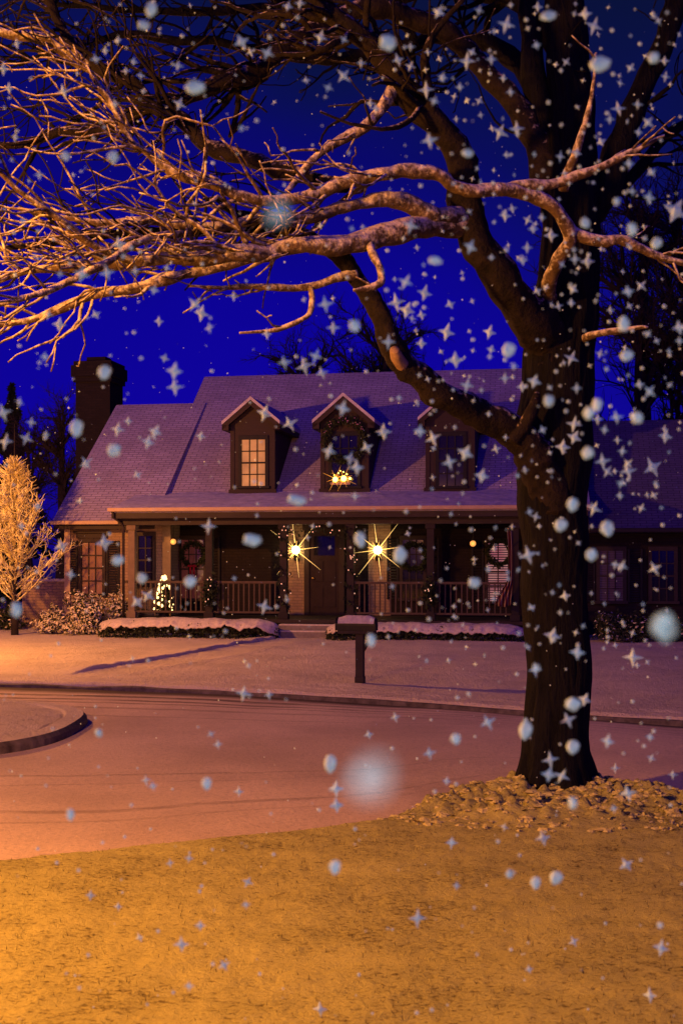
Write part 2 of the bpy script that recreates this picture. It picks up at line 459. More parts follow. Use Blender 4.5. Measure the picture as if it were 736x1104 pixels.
# island with kerb at the left
isl = MB()
IC = Vector((-8.25, 14.05)); n = 96
ring = lambda kx, ky, z: [(IC.x + kx*math.copysign(abs(math.cos(a))**.75, math.cos(a)), IC.y + ky*math.copysign(abs(math.sin(a))**.7, math.sin(a)), z) for a in [2*math.pi*i/n for i in range(n)]]
RX, RY = 5.2, 2.75
prof = [(0,.0,-.05),(.02,.0,.10),(.06,.0,.145),(.26,.0,.15),(.29,0,.125),(.33,0,.14),(.6,0,.17),(1.1,0,.2)]
vs, fs = [], []
for (ins, _, z) in prof:
    for (x, y, zz) in ring(RX-ins, RY-ins, z): vs.append((x, y, zz + (.03*noise.noise(Vector((x*2.3, y*2.3, 0))) if ins > .3 else 0)))
for j in range(14):
    k = 1 - (j+1)/15
    for (x, y, zz) in ring((RX-1.1)*k+.02, (RY-1.1)*k+.02, .2): vs.append((x, y, zz + .03*noise.noise(Vector((x*2.3, y*2.3, 0)))+.02*noise.noise(Vector((x*7, y*7, 0)))))
nr = len(vs)//n
for i in range(nr-1):
    for k in range(n):
        fs.append((i*n+k, i*n+(k+1) % n, (i+1)*n+(k+1) % n, (i+1)*n+k))
fs.append(tuple((nr-1)*n+k for k in range(n)))
isl.add(vs, fs); isl.m = [1 if i < 2*n else 0 for i in range(len(fs))]  # island side rings coloured dark in place of their shadow
isl.build('traffic_island', [M['far_snow'], M['kerb']], smooth=False)['kind'] = 'structure'

# snow dusted leaf litter round the tree
lb = MB()
for i in range(1500):
    a = random.random()*6.283; q = random.random()**.6*1.7
    x, y = TREE[0]+.15+math.cos(a)*q*1.25, TREE[1]-.25+math.sin(a)*q*.78
    if y > near_y(x)-.12: continue
    s_ = random.uniform(.010,.030)
    if random.random() < .78: lb.ball((x, y, near_z(x, y)-s_*.05), s_*random.uniform(.7,1.5), random.uniform(.8,1.7), random.uniform(.8,1.4), random.uniform(.4,.65), 7, 5, 0, .7, random.random()*40)
    else: lb.leaf((x, y, near_z(x, y)+s_*.4), s_*1.3, 0, Vector((random.gauss(0,.6), random.gauss(0,.6), 1)))
tag(lb.build('leaf_litter', frosted('snowy_litter', (.05,.03,.012), (.26,.2,.08), (.56,.52,.2), -.5, .3, 30, .95)), 'snow dusted leaf litter and clods round the foot of the big tree', 'leaf litter', kind='stuff')
# dry grass blades poking through
gb = MB()
for i in range(9000):
    x = random.uniform(-3.2, 4.0); y = random.uniform(4.2, 9.6)
    if y > near_y(x) - .25 or noise.noise(Vector((x*1.3, y*1.3, 3))) < random.uniform(-.5, .35): continue
    z = near_z(x, y)
    h = random.uniform(.012, .035); a = random.random()*6.28; w = .0028
    lean = Vector((random.gauss(0,.7), random.gauss(0,.7), 1)).normalized()*h
    dx, dy = math.cos(a)*w, math.sin(a)*w
    gb.add([(x-dx,y-dy,z-.006),(x+dx,y+dy,z-.006),(x+lean.x,y+lean.y,z+lean.z)], [(0,1,2)])
tag(gb.build('grass', simple('dry_grass', (.10,.07,.03), (.05,.04,.02), 3, .9, 0)), 'short dry grass blades poking through the thin snow', 'grass', kind='stuff')

# ------------------------------------------------------------------ trees
def jitter_path(pts, sub=4, amp=.02, seed=0):
    out = []
    n = len(pts)
    for i in range(n-1):
        p0, p1, p2, p3 = pts[max(i-1,0)], pts[i], pts[i+1], pts[min(i+2,n-1)]
        for k in range(sub):
            t = k/sub
            q = [.5*((2*b)+(-a+c)*t+(2*a-5*b+4*c-d)*t*t+(-a+3*b-3*c+d)*t**3) for a,b,c,d in zip(p0,p1,p2,p3)]
            out.append(q)
    out.append(list(pts[-1]))
    P3 = []
    for i, q in enumerate(out):
        v = Vector(q[:3])
        if 0 < i < len(out)-1:
            v += amp*Vector((noise.noise(v*3+Vector((seed,0,0))), noise.noise(v*3+Vector((0,seed+5,0))), noise.noise(v*3+Vector((0,0,seed+9)))))
        P3.append((v, max(q[3], .003)))
    return P3

def grow(mb, pos, d, length, r, level, bias, sides=5, kink=.38, maxlev=2, step=.075):
    n = max(3, int(length/step)); pts = [pos.copy()]; rr = [r]
    d = d.normalized(); p = pos.copy()
    for i in range(n):
        d = (d + Vector((random.gauss(0,kink), random.gauss(0,kink), random.gauss(0,kink)))*.55 + bias*.10).normalized()
        if random.random() < .12: d = (d + Vector((random.gauss(0,.5), random.gauss(0,.4), random.gauss(0,.55)))).normalized()
        p = p + d*(length/n)
        pts.append(p.copy()); rr.append(max(.0055, r*(1-.72*(i+1)/n)))
        if level < maxlev and i > 0 and random.random() < (.26 if level == 1 else .09):
            dd = (d + Vector((random.gauss(0,.7), random.gauss(0,.6), random.gauss(0,.75)))).normalized()
            grow(mb, p, dd, length*random.uniform(.25,.6)*(1-.4*i/n), max(.003, rr[-1]*.72), level+1, bias, 4, kink, maxlev, step)
    mb.tube(pts, rr, sides, rough=.25 if r > .012 else 0)

big = empty('bare_tree', (TREE[0], TREE[1], .16), 'huge dark bare tree on the near lawn with snowy limbs reaching left', 'tree')
off = Vector(big.location)
def limb_mesh(spec, mat, name, twigs=0, bias=Vector((-.6,-.1,.1)), tw_len=(.35,1.1), t0=.15, sides=12, amp=.05, rough=.34, seed=0, tr=.5):
    pts = []
    lastr = spec[0][3]; lastD = spec[0][2]
    for s in spec:
        w = P(s[0], s[1], s[2]); pts.append((w.x, w.y, w.z, s[3]))
    path = jitter_path(pts, 5, amp, seed)
    mb = MB()
    mb.tube([q[0] for q in path], [q[1] for q in path], sides, rough=rough, seed=seed)
    m = len(path)
    for i in range(int(twigs*.88)):
        k = min(m-2, int(m*(t0 + (1-t0)*random.random()**.8)))
        p, r = path[k]; t = (path[k+1][0]-path[k-1][0]).normalized()
        side = Vector((random.gauss(0,1), random.gauss(0,1), random.gauss(0,1))); side = (side - t*side.dot(t)).normalized()
        d = (t*random.uniform(.35,1.1) + side*random.uniform(.5,1) + bias*.35).normalized()
        ln = random.uniform(*tw_len)
        grow(mb, p, d, ln, max(.011, min(r*tr, .034)*random.uniform(.5,1.0)), 1, bias)
    mb.v = [(a-off.x, b-off.y, c-off.z) for a, b, c in mb.v]
    return mb.build(name, mat, big, smooth=True)

# trunk with root flare and ridged bark
tk = [(600,866,9.72,.36),(600,852,9.72,.315),(600,835,9.72,.275),(600,790,9.72,.258),(600,700,9.72,.254),(598,600,9.72,.262),(597,540,9.72,.275),(597,480,9.72,.30),(600,420,9.72,.285),(604,360,9.75,.28),(610,300,9.8,.25),(614,240,9.85,.215),(617,150,9.9,.19),(612,50,10,.17),(606,-60,10.1,.14),(600,-200,10.2,.06)]
pts = [(P(a,b,c).x, P(a,b,c).y, P(a,b,c).z, r) for a,b,c,r in tk]
path = jitter_path(pts, 12, .03)
mb = MB(); sd = 72; vs = []
for i, (p, r) in enumerate(path):
    for k in range(sd):
        an = 2*math.pi*k/sd
        q = 1 + .055*noise.noise(Vector((math.cos(an)*4.2, math.sin(an)*4.2, p.z*1.1))) + .06*noise.noise(Vector((math.cos(an)*11, math.sin(an)*11, p.z*1.6))) + .03*noise.noise(Vector((math.cos(an)*20, math.sin(an)*20, p.z*5)))
        if p.z < .95: q += .55*(1-sm(.1, .95, p.z))**2*max(0, .25+noise.noise(Vector((math.cos(an)*1.9, math.sin(an)*1.9, 2))))
        vs.append((p.x-off.x+math.cos(an)*r*q, p.y-off.y+math.sin(an)*r*q, p.z-off.z))
fs = [(i*sd+k, i*sd+(k+1) % sd, (i+1)*sd+(k+1) % sd, (i+1)*sd+k) for i in range(len(path)-1) for k in range(sd)]
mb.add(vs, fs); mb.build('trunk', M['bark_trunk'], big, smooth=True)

BL, BT, BW = M['bark_limb'], M['bark_trunk'], M['bark_low']
LB = Vector((-.9,-.15,.05))
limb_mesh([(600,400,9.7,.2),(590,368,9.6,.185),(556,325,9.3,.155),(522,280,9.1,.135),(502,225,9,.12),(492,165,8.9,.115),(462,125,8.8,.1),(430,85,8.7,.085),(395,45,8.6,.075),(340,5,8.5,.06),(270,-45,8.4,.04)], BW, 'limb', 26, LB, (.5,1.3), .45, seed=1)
limb_mesh([(512,262,9.1,.1),(498,240,9,.1),(450,243,8.75,.085),(400,258,8.55,.075),(340,265,8.35,.064),(280,272,8.2,.054),(200,280,8,.045),(120,283,7.9,.037),(60,290,7.8,.03),(-15,302,7.7,.02)], BL, 'limb', 40, LB, (.4,1.15), .42, seed=2)
limb_mesh([(592,322,9.4,.062),(592,300,9.2,.055),(605,275,9,.052),(615,260,8.9,.05),(608,240,8.85,.05),(588,217,8.8,.05),(545,205,8.7,.05),(513,207,8.6,.05),(488,202,8.55,.05),(473,190,8.5,.05),(440,183,8.45,.048),(418,185,8.4,.047),(395,190,8.4,.046),(368,198,8.35,.045),(340,210,8.3,.043),(300,217,8.2,.04),(260,212,8.1,.038),(230,200,8,.036),(185,185,8,.033),(160,165,7.95,.028),(140,150,7.9,.024),(115,105,7.85,.018),(98,93,7.8,.01)], BL, 'limb', 44, Vector((-.8,-.1,.25)), (.35,1.0), .38, amp=.02, seed=3)
limb_mesh([(545,205,8.72,.042),(563,201,8.75,.04),(600,198,8.8,.038),(618,192,8.8,.035),(645,182,8.8,.032),(668,170,8.8,.028),(695,157,8.8,.022),(716,146,8.8,.012)], BL, 'limb', 5, Vector((.6,0,.5)), (.2,.45), .2, amp=.015, seed=4)
limb_mesh([(608,243,8.9,.045),(628,255,8.9,.042),(650,260,8.9,.04),(668,258,8.9,.038),(690,268,8.9,.033),(715,278,8.9,.028),(760,288,8.9,.018)], BL, 'limb', 7, Vector((.7,0,0)), (.3,.7), .2, amp=.015, seed=5)
limb_mesh([(596,545,9.66,.2),(580,498,9.52,.165),(556,470,9.4,.13),(520,446,9.2,.108),(480,424,9.0,.104),(450,406,8.9,.1),(432,390,8.85,.096),(417,365,8.8,.085),(406,335,8.8,.075),(393,310,8.75,.068),(372,288,8.7,.062),(350,268,8.6,.056),(325,255,8.5,.05),(290,247,8.45,.046),(240,250,8.35,.04),(190,246,8.25,.036),(130,254,8.1,.03),(70,262,8,.024),(-10,272,7.9,.014)], BW, 'limb', 32, LB, (.35,1.0), .62, seed=6)
limb_mesh([(552,474,9.33,.08),(566,456,9.27,.058),(574,440,9.25,.046),(578,426,9.22,.026)], BW, 'limb', 0, amp=.02, seed=7)
limb_mesh([(434,394,8.8,.05),(428,384,8.7,.042),(425,377,8.64,.034)], M['cut_wood'], 'branch_stub', 0, amp=.01, seed=8)
limb_mesh([(610,225,9.85,.16),(578,155,10,.115),(542,100,10.1,.10),(508,58,10.1,.09),(480,34,10.1,.085),(447,17,10,.08),(413,12,9.9,.076),(366,20,9.8,.072),(322,41,9.6,.068),(281,71,9.5,.07),(240,90,9.4,.062),(200,105,9.3,.055),(150,125,9.2,.048),(100,138,9.1,.04),(40,148,9,.032),(-25,160,8.9,.02)], BW, 'limb', 46, LB, (.4,1.2), .4, seed=9)
limb_mesh([(372,200,8.5,.055),(300,182,8.8,.06),(250,166,9,.06),(217,150,9.1,.06),(190,129,9.1,.057),(163,112,9.1,.054),(143,90,9.1,.05),(98,70,9.1,.046),(75,34,9.1,.042),(51,3,9.1,.038),(30,-40,9.1,.03)], BW, 'limb', 30, Vector((-.7,-.1,.3)), (.4,1.1), .2, seed=10)
limb_mesh([(100,72,9.1,.042),(70,55,9.05,.04),(44,42,9,.038),(0,32,9,.032),(-50,24,8.9,.02)], BL, 'limb', 8, LB, (.3,.8), .1, seed=11)
limb_mesh([(282,273,8.2,.048),(245,283,8.15,.044),(209,292,8.1,.042),(180,300,8.05,.04),(146,311,8,.037),(102,318,7.95,.033),(44,343,7.9,.026),(0,350,7.85,.02),(-40,360,7.8,.012)], BL, 'limb', 18, LB, (.3,.8), .3, amp=.02, seed=12)
limb_mesh([(384,296,8.7,.04),(366,299,8.65,.032),(322,311,8.6,.028),(290,309,8.5,.024),(250,309,8.45,.018),(203,309,8.4,.008)], BL, 'limb', 5, LB, (.2,.4), .3, amp=.02, seed=13)
limb_mesh([(335,309,8.6,.024),(337,324,8.58,.022),(330,341,8.55,.02),(298,355,8.5,.016),(258,359,8.45,.007)], BL, 'limb', 2, LB, (.12,.3), .4, amp=.012, seed=14)
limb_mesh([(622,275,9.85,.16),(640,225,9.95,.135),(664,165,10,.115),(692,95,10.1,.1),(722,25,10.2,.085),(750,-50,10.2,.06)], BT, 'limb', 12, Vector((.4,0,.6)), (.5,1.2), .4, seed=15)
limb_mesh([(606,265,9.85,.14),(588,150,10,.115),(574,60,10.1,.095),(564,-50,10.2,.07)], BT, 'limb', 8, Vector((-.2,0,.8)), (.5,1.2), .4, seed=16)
limb_mesh([(606,205,9.2,.04),(622,160,9,.03),(632,128,8.95,.024),(638,90,8.9,.016),(641,58,8.9,.007)], BL, 'limb', 3, Vector((.1,0,1)), (.15,.4), .3, amp=.015, seed=17)
limb_mesh([(397,253,8.55,.034),(400,270,8.45,.03),(408,287,8.4,.028),(410,303,8.38,.026),(396,310,8.35,.022),(381,313,8.3,.01)], BL, 'limb', 2, LB, (.15,.3), .3, amp=.01, seed=18)
limb_mesh([(625,366,9.55,.035),(642,360,9.4,.028),(667,357,9.3,.024),(698,353,9.2,.01)], BL, 'limb', 2, Vector((.7,0,0)), (.15,.3), .3, amp=.015, seed=19)
limb_mesh([(592,318,9.45,.05),(592,295,9.3,.036),(604,276,9.15,.026)], BW, 'limb', 0, amp=.01, seed=20)
limb_mesh([(497,232,8.95,.07),(470,235,8.8,.07),(440,220,8.7,.062),(410,216,8.6,.05),(370,225,8.5,.045),(330,235,8.4,.04),(280,237,8.3,.036),(230,245,8.2,.032),(170,238,8.1,.028),(100,240,8,.022),(20,225,7.9,.012)], BL, 'limb', 34, LB, (.35,.95), .4, amp=.03, seed=21)
limb_mesh([(430,88,8.7,.045),(400,130,8.6,.04),(370,150,8.55,.034),(340,170,8.5,.028),(310,205,8.4,.02),(300,216,8.3,.012)], BL, 'limb', 8, LB, (.2,.6), .2, amp=.03, seed=22)
limb_mesh([(468,130,8.75,.05),(455,75,8.7,.035),(470,35,8.65,.024),(500,0,8.6,.015)], BW, 'limb', 5, Vector((.2,0,.7)), (.3,.7), .2, seed=23)
limb_mesh([(150,285,7.95,.03),(100,262,7.7,.028),(60,235,7.5,.024),(20,205,7.35,.018),(-15,170,7.2,.01)], BL, 'limb', 16, Vector((-.6,-.3,.3)), (.3,.8), .2, amp=.03, seed=24)
limb_mesh([(200,248,8.2,.03),(150,262,7.8,.028),(110,285,7.6,.026),(60,310,7.4,.022),(20,325,7.2,.018),(-20,335,7.1,.01)], BL, 'limb', 16, Vector((-.7,-.3,-.1)), (.3,.7), .2, amp=.03, seed=25)

limb_mesh([(600,130,10.2,.09),(548,60,10.7,.08),(480,42,11,.07),(400,60,11.2,.06),(320,62,11.3,.05),(230,45,11.3,.042),(130,40,11.2,.034),(20,70,11.1,.02)], BT, 'limb', 46, Vector((-.5,.1,.2)), (.5,1.5), .2, seed=31)
limb_mesh([(615,90,10.3,.08),(560,10,10.8,.07),(470,-10,11.2,.06),(380,12,11.4,.05),(280,8,11.5,.042),(180,15,11.5,.034),(60,5,11.4,.02)], BT, 'limb', 46, Vector((-.5,.1,-.2)), (.5,1.5), .2, seed=32)
limb_mesh([(640,220,10.2,.07),(680,190,10.6,.055),(715,150,10.8,.045),(760,120,11,.03)], BT, 'limb', 22, Vector((.5,.1,.2)), (.4,1.2), .2, seed=33)
# ornamental tree in front of the left wing
ot = P(16, 690, 30.0); ot.z = .12
orn = empty('ornamental_tree', ot, 'small frosted tree with dense upswept twigs in front of the left wing', 'tree')
mb = MB()
mb.tube([(0,0,-.1),(.01,0,.5),(-.02,.02,1.1),(.02,0,2.0),(0,.02,3.4),(0,0,5.25)], [.10,.085,.075,.055,.03,.006], 8, rough=.15)
mb.build('trunk', M['bark_far'], orn, smooth=True)
mb = MB()
for i in range(140):
    h = .95 + 4.15*random.random()**.85
    a = random.random()*6.283
    up = .5 + 1.0*h/4.5
    d = Vector((math.cos(a), math.sin(a), up))
    base = Vector((0, 0, h*.80))
    ln = (1.85*max(0,1-(h-.95)/4.2)**1.05+.14)*random.uniform(.75,1.1)
    pos = base.copy(); dd = d.normalized(); n = 8; pts = [pos.copy()]; rr = [.018]
    for k in range(n):
        dd = (dd + Vector((random.gauss(0,.13), random.gauss(0,.13), .05+random.gauss(0,.1)))).normalized()
        pos = pos + dd*ln/n; pts.append(pos.copy()); rr.append(.018*(1-.7*(k+1)/n))
        for q in range(2):
            e = (dd + Vector((random.gauss(0,.75), random.gauss(0,.75), random.gauss(.3,.6)))).normalized()
            l2 = random.uniform(.12,.36)
            m1 = pos + e*l2*.5 + Vector((0,0,.01)); m2 = pos + (e+Vector((random.gauss(0,.3),random.gauss(0,.3),.2))).normalized()*l2
            mb.tube([pos, m1, m2], [.009,.008,.005], 3, cap=False)
            if random.random() < .7:
                e2 = (e + Vector((random.gauss(0,.8), random.gauss(0,.8), random.gauss(.2,.6)))).normalized()
                mb.tube([m1, m1+e2*random.uniform(.08,.2)], [.008,.005], 3, cap=False)
    mb.tube(pts, rr, 4, cap=False)
mb.build('crown', M['twig_frost'], orn)

# background bare trees
def far_tree(seed):
    random.seed(seed)
    mb_t, mb_c = MB(), MB()
    mb_t.tube([(0,0,-.2),(.1,0,1.5),(-.05,.1,3.2),(.1,0,5),(0,0,8)], [.3,.24,.2,.15,.05], 7, rough=.1)
    def br(p, d, ln, r, lv):
        n = 5; pts = [p.copy()]; rr = [r]
        for k in range(n):
            d = (d + Vector((random.gauss(0,.18), random.gauss(0,.18), random.gauss(.04,.16)))).normalized()
            p = p + d*ln/n; pts.append(p.copy()); rr.append(r*(1-.7*(k+1)/n))
            if lv < 3:
                for q in range(3):
                    if random.random() < .8:
                        e = (d + Vector((random.gauss(0,.6), random.gauss(0,.6), random.gauss(.1,.5)))).normalized()
                        br(p, e, ln*random.uniform(.35,.6), max(.010, rr[-1]*.6), lv+1)
        mb_c.tube(pts, rr, 3, cap=False)
    for i in range(18):
        h = random.uniform(1.6, 7.4); a = random.random()*6.283
        br(Vector((0,0,h)), Vector((math.cos(a), math.sin(a), random.uniform(.5,1.3))).normalized(), random.uniform(2.2,3.6)*(1.1-h/12), .085, 1)
    return mb_t, mb_c
t_, c_ = far_tree(11)
ft = empty('background_tree', HW(12.3, 13, 0), 'dark bare tree behind the roof of the right wing', 'tree', group='bare trees behind the house')
parts = [t_.build('trunk', M['bark_far'], ft), c_.build('crown', M['bark_far'], ft)]
def copy_thing(src, loc, rz, sc, label):
    c = src.copy(); COL.objects.link(c); c.location = loc; c.rotation_euler = (0,0,rz); c.scale = (sc,sc,sc); c['label'] = label
    for ch in src.children:
        d = ch.copy(); COL.objects.link(d); d.parent = c
    return c
ft.scale = (1.75,)*3
copy_thing(ft, HW(8.3, 15, 0), 2.1, 1.75, 'dark bare tree seen just right of the big trunk above the wing roof')
copy_thing(ft, HW(-1.3, 17, 0), 1.0, 1.35, 'dark bare tree top showing above the main ridge right of the middle dormer')
copy_thing(ft, HW(-4.6, 18, 0), 4.0, 1.25, 'dark bare tree top showing above the main ridge left of the middle dormer')
copy_thing(ft, HW(15.2, 15, 0), 5.0, 1.8, 'dark bare tree beyond the wing roof at the right edge')
copy_thing(ft, HW(10.4, 19, 0), 3.4, 1.95, 'dark bare tree farthest behind the right wing roof')
copy_thing(ft, HW(-13.2, 11, 0), .5, .8, 'small dark bare tree between the evergreen and the chimney')
copy_thing(ft, HW(-11.0, 9, 0), 3.0, .85, 'small dark bare tree just left of the chimney')
random.seed(21)
cf = empty('pine_tree', HW(-15.2, 14, 0), 'black evergreen silhouette at the left edge behind the frosted tree', 'tree')
mb = MB(); mb.tube([(0,0,-.2),(0,0,4),(0,0,8.6)], [.2,.14,.02], 7); mb.build('trunk', M['bark_far'], cf)
mb = MB()
for i in range(5200):
    h = .6 + 8*random.random(); rad = (8.8-h)*.26*(.7+.4*math.sin(h*5.1)); a = random.random()*6.283; q = rad*random.random()**.4
    p = Vector((math.cos(a)*q, math.sin(a)*q, h - q*.35))
    mb.leaf(p, random.uniform(.10,.2))
mb.build('crown', M['conifer'], cf)

# ------------------------------------------------------------------ house
house = empty('house', HW(0,0,0), 'two storey house with snowy roof, three dormers and long front porch', 'house', -ANG)
def hb(mb, name, mat, parent=None, smooth=False, label=None):
    o = mb.build(name, mat, parent or house, smooth)
    if label: o['label'] = label
    return o
def bx(name, mat, *a, parent=None, ch=0.0, label=None):
    m = MB(); m.box(*a, ch=ch); return hb(m, name, mat, parent, label=label)

VW = 2.0
# walls
w = MB()
w.box(-7.5, -4.743, 1.0, 8.0, 0, 2.9)
w.prism([(1.0,2.9),(5.3,6.35),(8.0,2.9)], -7.497, -7.2)
hb(w, 'wall', M['brick'])
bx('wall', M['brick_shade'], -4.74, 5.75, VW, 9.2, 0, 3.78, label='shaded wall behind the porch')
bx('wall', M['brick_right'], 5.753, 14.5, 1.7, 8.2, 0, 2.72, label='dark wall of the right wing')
# roofs
zr = hz(403, -2, 6.6)
r = MB(); zb = hz(529, 0, 1.9)
r.prism([(1.85, zb-.03),(6.6, zr),(11.3, zb-.03)], -5.42, 5.95)
hb(r, 'roof', M['shingle'])
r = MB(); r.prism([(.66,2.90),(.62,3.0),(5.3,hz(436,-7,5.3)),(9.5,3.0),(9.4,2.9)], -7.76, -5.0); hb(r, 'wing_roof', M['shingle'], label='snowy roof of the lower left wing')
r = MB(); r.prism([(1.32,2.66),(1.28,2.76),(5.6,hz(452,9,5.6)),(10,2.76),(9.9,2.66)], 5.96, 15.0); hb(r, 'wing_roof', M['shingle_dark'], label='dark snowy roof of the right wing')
# porch roof: snow sheet with uneven surface
mb = MB(); nx, ny = 120, 12; vs = []
for i in range(nx+1):
    u = -5.82 + (5.95+5.82)*i/nx
    for j in range(ny+1):
        v = -.36 + 2.36*j/ny
        z = 3.27 + (zb+.02-3.27)*j/ny + .018*noise.noise(Vector((u*1.5, v*2, 0))) + .008*noise.noise(Vector((u*6, v*6, 0)))
        vs.append((u, v, z))
fs = [(i*(ny+1)+j, (i+1)*(ny+1)+j, (i+1)*(ny+1)+j+1, i*(ny+1)+j+1) for i in range(nx) for j in range(ny)]
mb.add(vs, fs)
mb.prism([(-.33,3.14),(-.33,3.255),(1.95,zb-.05),(1.95,3.14)], -5.80, 5.93)
hb(mb, 'porch_roof', M['roof_snow'])
# chimney
c = MB(); c.box(-9.13, -8.04, 5.5, 6.6, 0, 7.35); c.box(-9.19, -7.98, 5.44, 6.66, 7.35, 7.5); c.box(-9.24, -7.93, 5.39, 6.71, 7.5, 7.85); c.box(-9.18, -7.99, 5.45, 6.65, 7.85, 7.98); c.box(-8.9,-8.3,5.8,6.3,7.98,8.15)
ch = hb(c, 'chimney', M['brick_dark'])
# gutters and fascia
gt = MB()
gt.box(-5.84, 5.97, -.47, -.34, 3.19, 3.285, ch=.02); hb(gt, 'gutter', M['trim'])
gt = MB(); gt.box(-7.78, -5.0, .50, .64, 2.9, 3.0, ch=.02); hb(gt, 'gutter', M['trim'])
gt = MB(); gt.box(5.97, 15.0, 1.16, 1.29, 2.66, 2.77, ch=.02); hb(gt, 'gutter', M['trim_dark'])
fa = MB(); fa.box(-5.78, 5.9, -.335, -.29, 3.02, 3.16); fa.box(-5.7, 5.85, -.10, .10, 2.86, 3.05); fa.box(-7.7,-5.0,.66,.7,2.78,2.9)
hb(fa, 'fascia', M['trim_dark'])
so = MB(); so.box(-5.7, 5.85, -.285, 1.98, 3.055, 3.13); hb(so, 'porch_ceiling', M['soffit'])
# downspout elbow
d = MB(); d.tube([(-5.72,-.40,3.18),(-5.71,-.38,3.05),(-5.60,-.12,2.92),(-5.55,-.10,2.8),(-5.55,-.10,.3)], .035, 8); hb(d, 'downspout', M['porch_wood'], smooth=True)
# porch floor
FZ = .53
f = MB(); f.box(-5.75, 5.85, -.25, 1.99, .44, FZ, ch=.01); hb(f, 'porch_floor', M['porch_wood'])
f = MB(); f.box(-5.7, 5.8, -.18, 1.98, .0, .438); hb(f, 'foundation', M['brick_dark'])
st = MB(); u0, u1 = hu(299,-.6), hu(360,-.6)
st.box(u0, u1, -.55, -.252, 0, .395, ch=.015); hb(st, 'step', M['stone']); st = MB(); st.box(u0-.05, u1+.05, -.88, -.553, 0, .26, ch=.015); hb(st, 'step', M['stone'])
for (a, zt) in ((-.55,.395),(-.88,.26)):
    s_ = MB(); s_.box(u0+.02, u1-.02, a+.0, a+.28, zt+.001, zt+.035, ch=.015); hb(s_, 'step_snow', M['snow_flat'])
# posts
posts = []
for px in (143, 226, 306, 378, 464, 555):
    u = hu(px, 0); posts.append(u)
    m = MB(); m.box(u-.085, u+.085, -.085, .085, FZ+.002, 2.86); m.box(u-.12, u+.12, -.12, .12, FZ+.002, FZ+.16, ch=.01); m.box(u-.12, u+.12, -.12, .12, 2.74, 2.855, ch=.01)
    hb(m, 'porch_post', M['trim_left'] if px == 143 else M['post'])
m = MB(); m.box(-4.86, -4.64, .9, .998, FZ, 2.95); hb(m, 'corner_board', M['trim_left'])
m = MB(); m.box(-7.56,-7.4,.93,.998,.1,2.88); hb(m, 'corner_board', M['trim'])
# railings between posts
def railing(ua, ub):
    m = MB(); m.box(ua, ub, -.035, .035, 1.40, 1.46, ch=.008); m.box(ua, ub, -.03, .03, .66, .71, ch=.008)
    rl = hb(m, 'railing', M['rail'])
    n = int((ub-ua)/.125)
    b = MB()
    for i in range(1, n):
        u = ua + (ub-ua)*i/n; b.box(u-.016, u+.016, -.016, .016, .71, 1.40)
    b.build('balusters', M['rail'], rl)
for a, b in ((0,1),(1,2),(3,4),(4,5)): railing(posts[a]+.087, posts[b]-.087)
m = MB(); m.box(-5.6,-5.3,.1,.998,1.40,1.46)
for i in range(6): m.box(-5.47,-5.44,.2+.13*i,.23+.13*i,.7,1.4)
m.box(-5.6,-5.3,.1,.998,.66,.71); hb(m, 'railing', M['rail'])

# windows
def window(px0, px1, py0, py1, v, glassm, cols, rows, framem='trim_dark', parent=None, depth=.05, hood=False, bar=.028, label=None):
    ua, ub = hu(px0, v), hu(px1, v); um = (ua+ub)/2
    za, zt = hz(py1, um, v), hz(py0, um, v)
    fr = MB(); w_ = .085
    fr.box(ua-w_, ub+w_, v-depth, v-.003, zt, zt+w_*1.3, ch=.008); fr.box(ua-w_-.04, ub+w_+.04, v-depth-.05, v-.003, za-.07, za, ch=.008)
    fr.box(ua-w_, ua, v-depth, v-.003, za+.001, zt-.001); fr.box(ub, ub+w_, v-depth, v-.003, za+.001, zt-.001)
    if hood:
        fr.box(ua-w_-.06, ub+w_+.06, v-depth-.02, v-.003, zt+w_*1.3+.001, zt+.24, ch=.01); fr.box(ua-w_-.13, ub+w_+.13, v-depth-.07, v-.003, zt+.242, zt+.30, ch=.012)
    for i in range(1, cols):
        u = ua + (ub-ua)*i/cols; fr.box(u-bar/2, u+bar/2, v-.038, v-.014, za, zt)
    for j in range(1, rows):
        z = za + (zt-za)*j/rows; q = bar*1.6 if j*2 == rows else bar
        fr.box(ua, ub, v-.042, v-.012, z-q/2, z+q/2)
    wo = hb(fr, 'window', M[framem], label=label) if parent is None else fr.build('window', M[framem], parent)
    pn = MB(); pn.box(ua+.001, ub-.001, v-.010, v-.004, za+.001, zt-.001); 
    if parent is None: pn.build('pane', M[glassm], wo)
    else: pn.build('pane', M[glassm], parent)
    return ua, ub, za, zt
def shutters(ua, ub, za, zt, v, w_=.42, gap=.11):
    for x0 in (ua-gap-w_, ub+gap):
        m = MB(); m.box(x0, x0+.05, v-.05, v-.004, za-.03, zt+.05); m.box(x0+w_-.05, x0+w_, v-.05, v-.004, za-.03, zt+.05)
        n = 22
        for i in range(n):
            z = za-.03 + (zt+.08-za)*(i+.5)/n
            m.prism([(v-.045, z-.02),(v-.035, z-.025),(v-.008, z+.02),(v-.018, z+.025)], x0+.05, x0+w_-.05)
        hb(m, 'shutter', M['shutter'])
q = window(89, 111, 585, 640, 1.0, 'glass_curtain', 3, 4, hood=True); shutters(*q, 1.0, .36)
q = window(150, 165, 578, 630, 1.0, 'glass_dark', 2, 4)
q = window(196, 220, 582, 645, VW, 'glass_dim', 3, 4); shutters(*q, VW, .34)
q = window(434, 456, 582, 645, VW, 'glass_dark', 3, 4, label='dark porch window behind a wreath'); shutters(*q, VW, .3)
q = window(526, 547, 585, 648, VW, 'blinds_pink', 2, 4, label='window with pink glowing blinds'); shutters(*q, VW, .32)
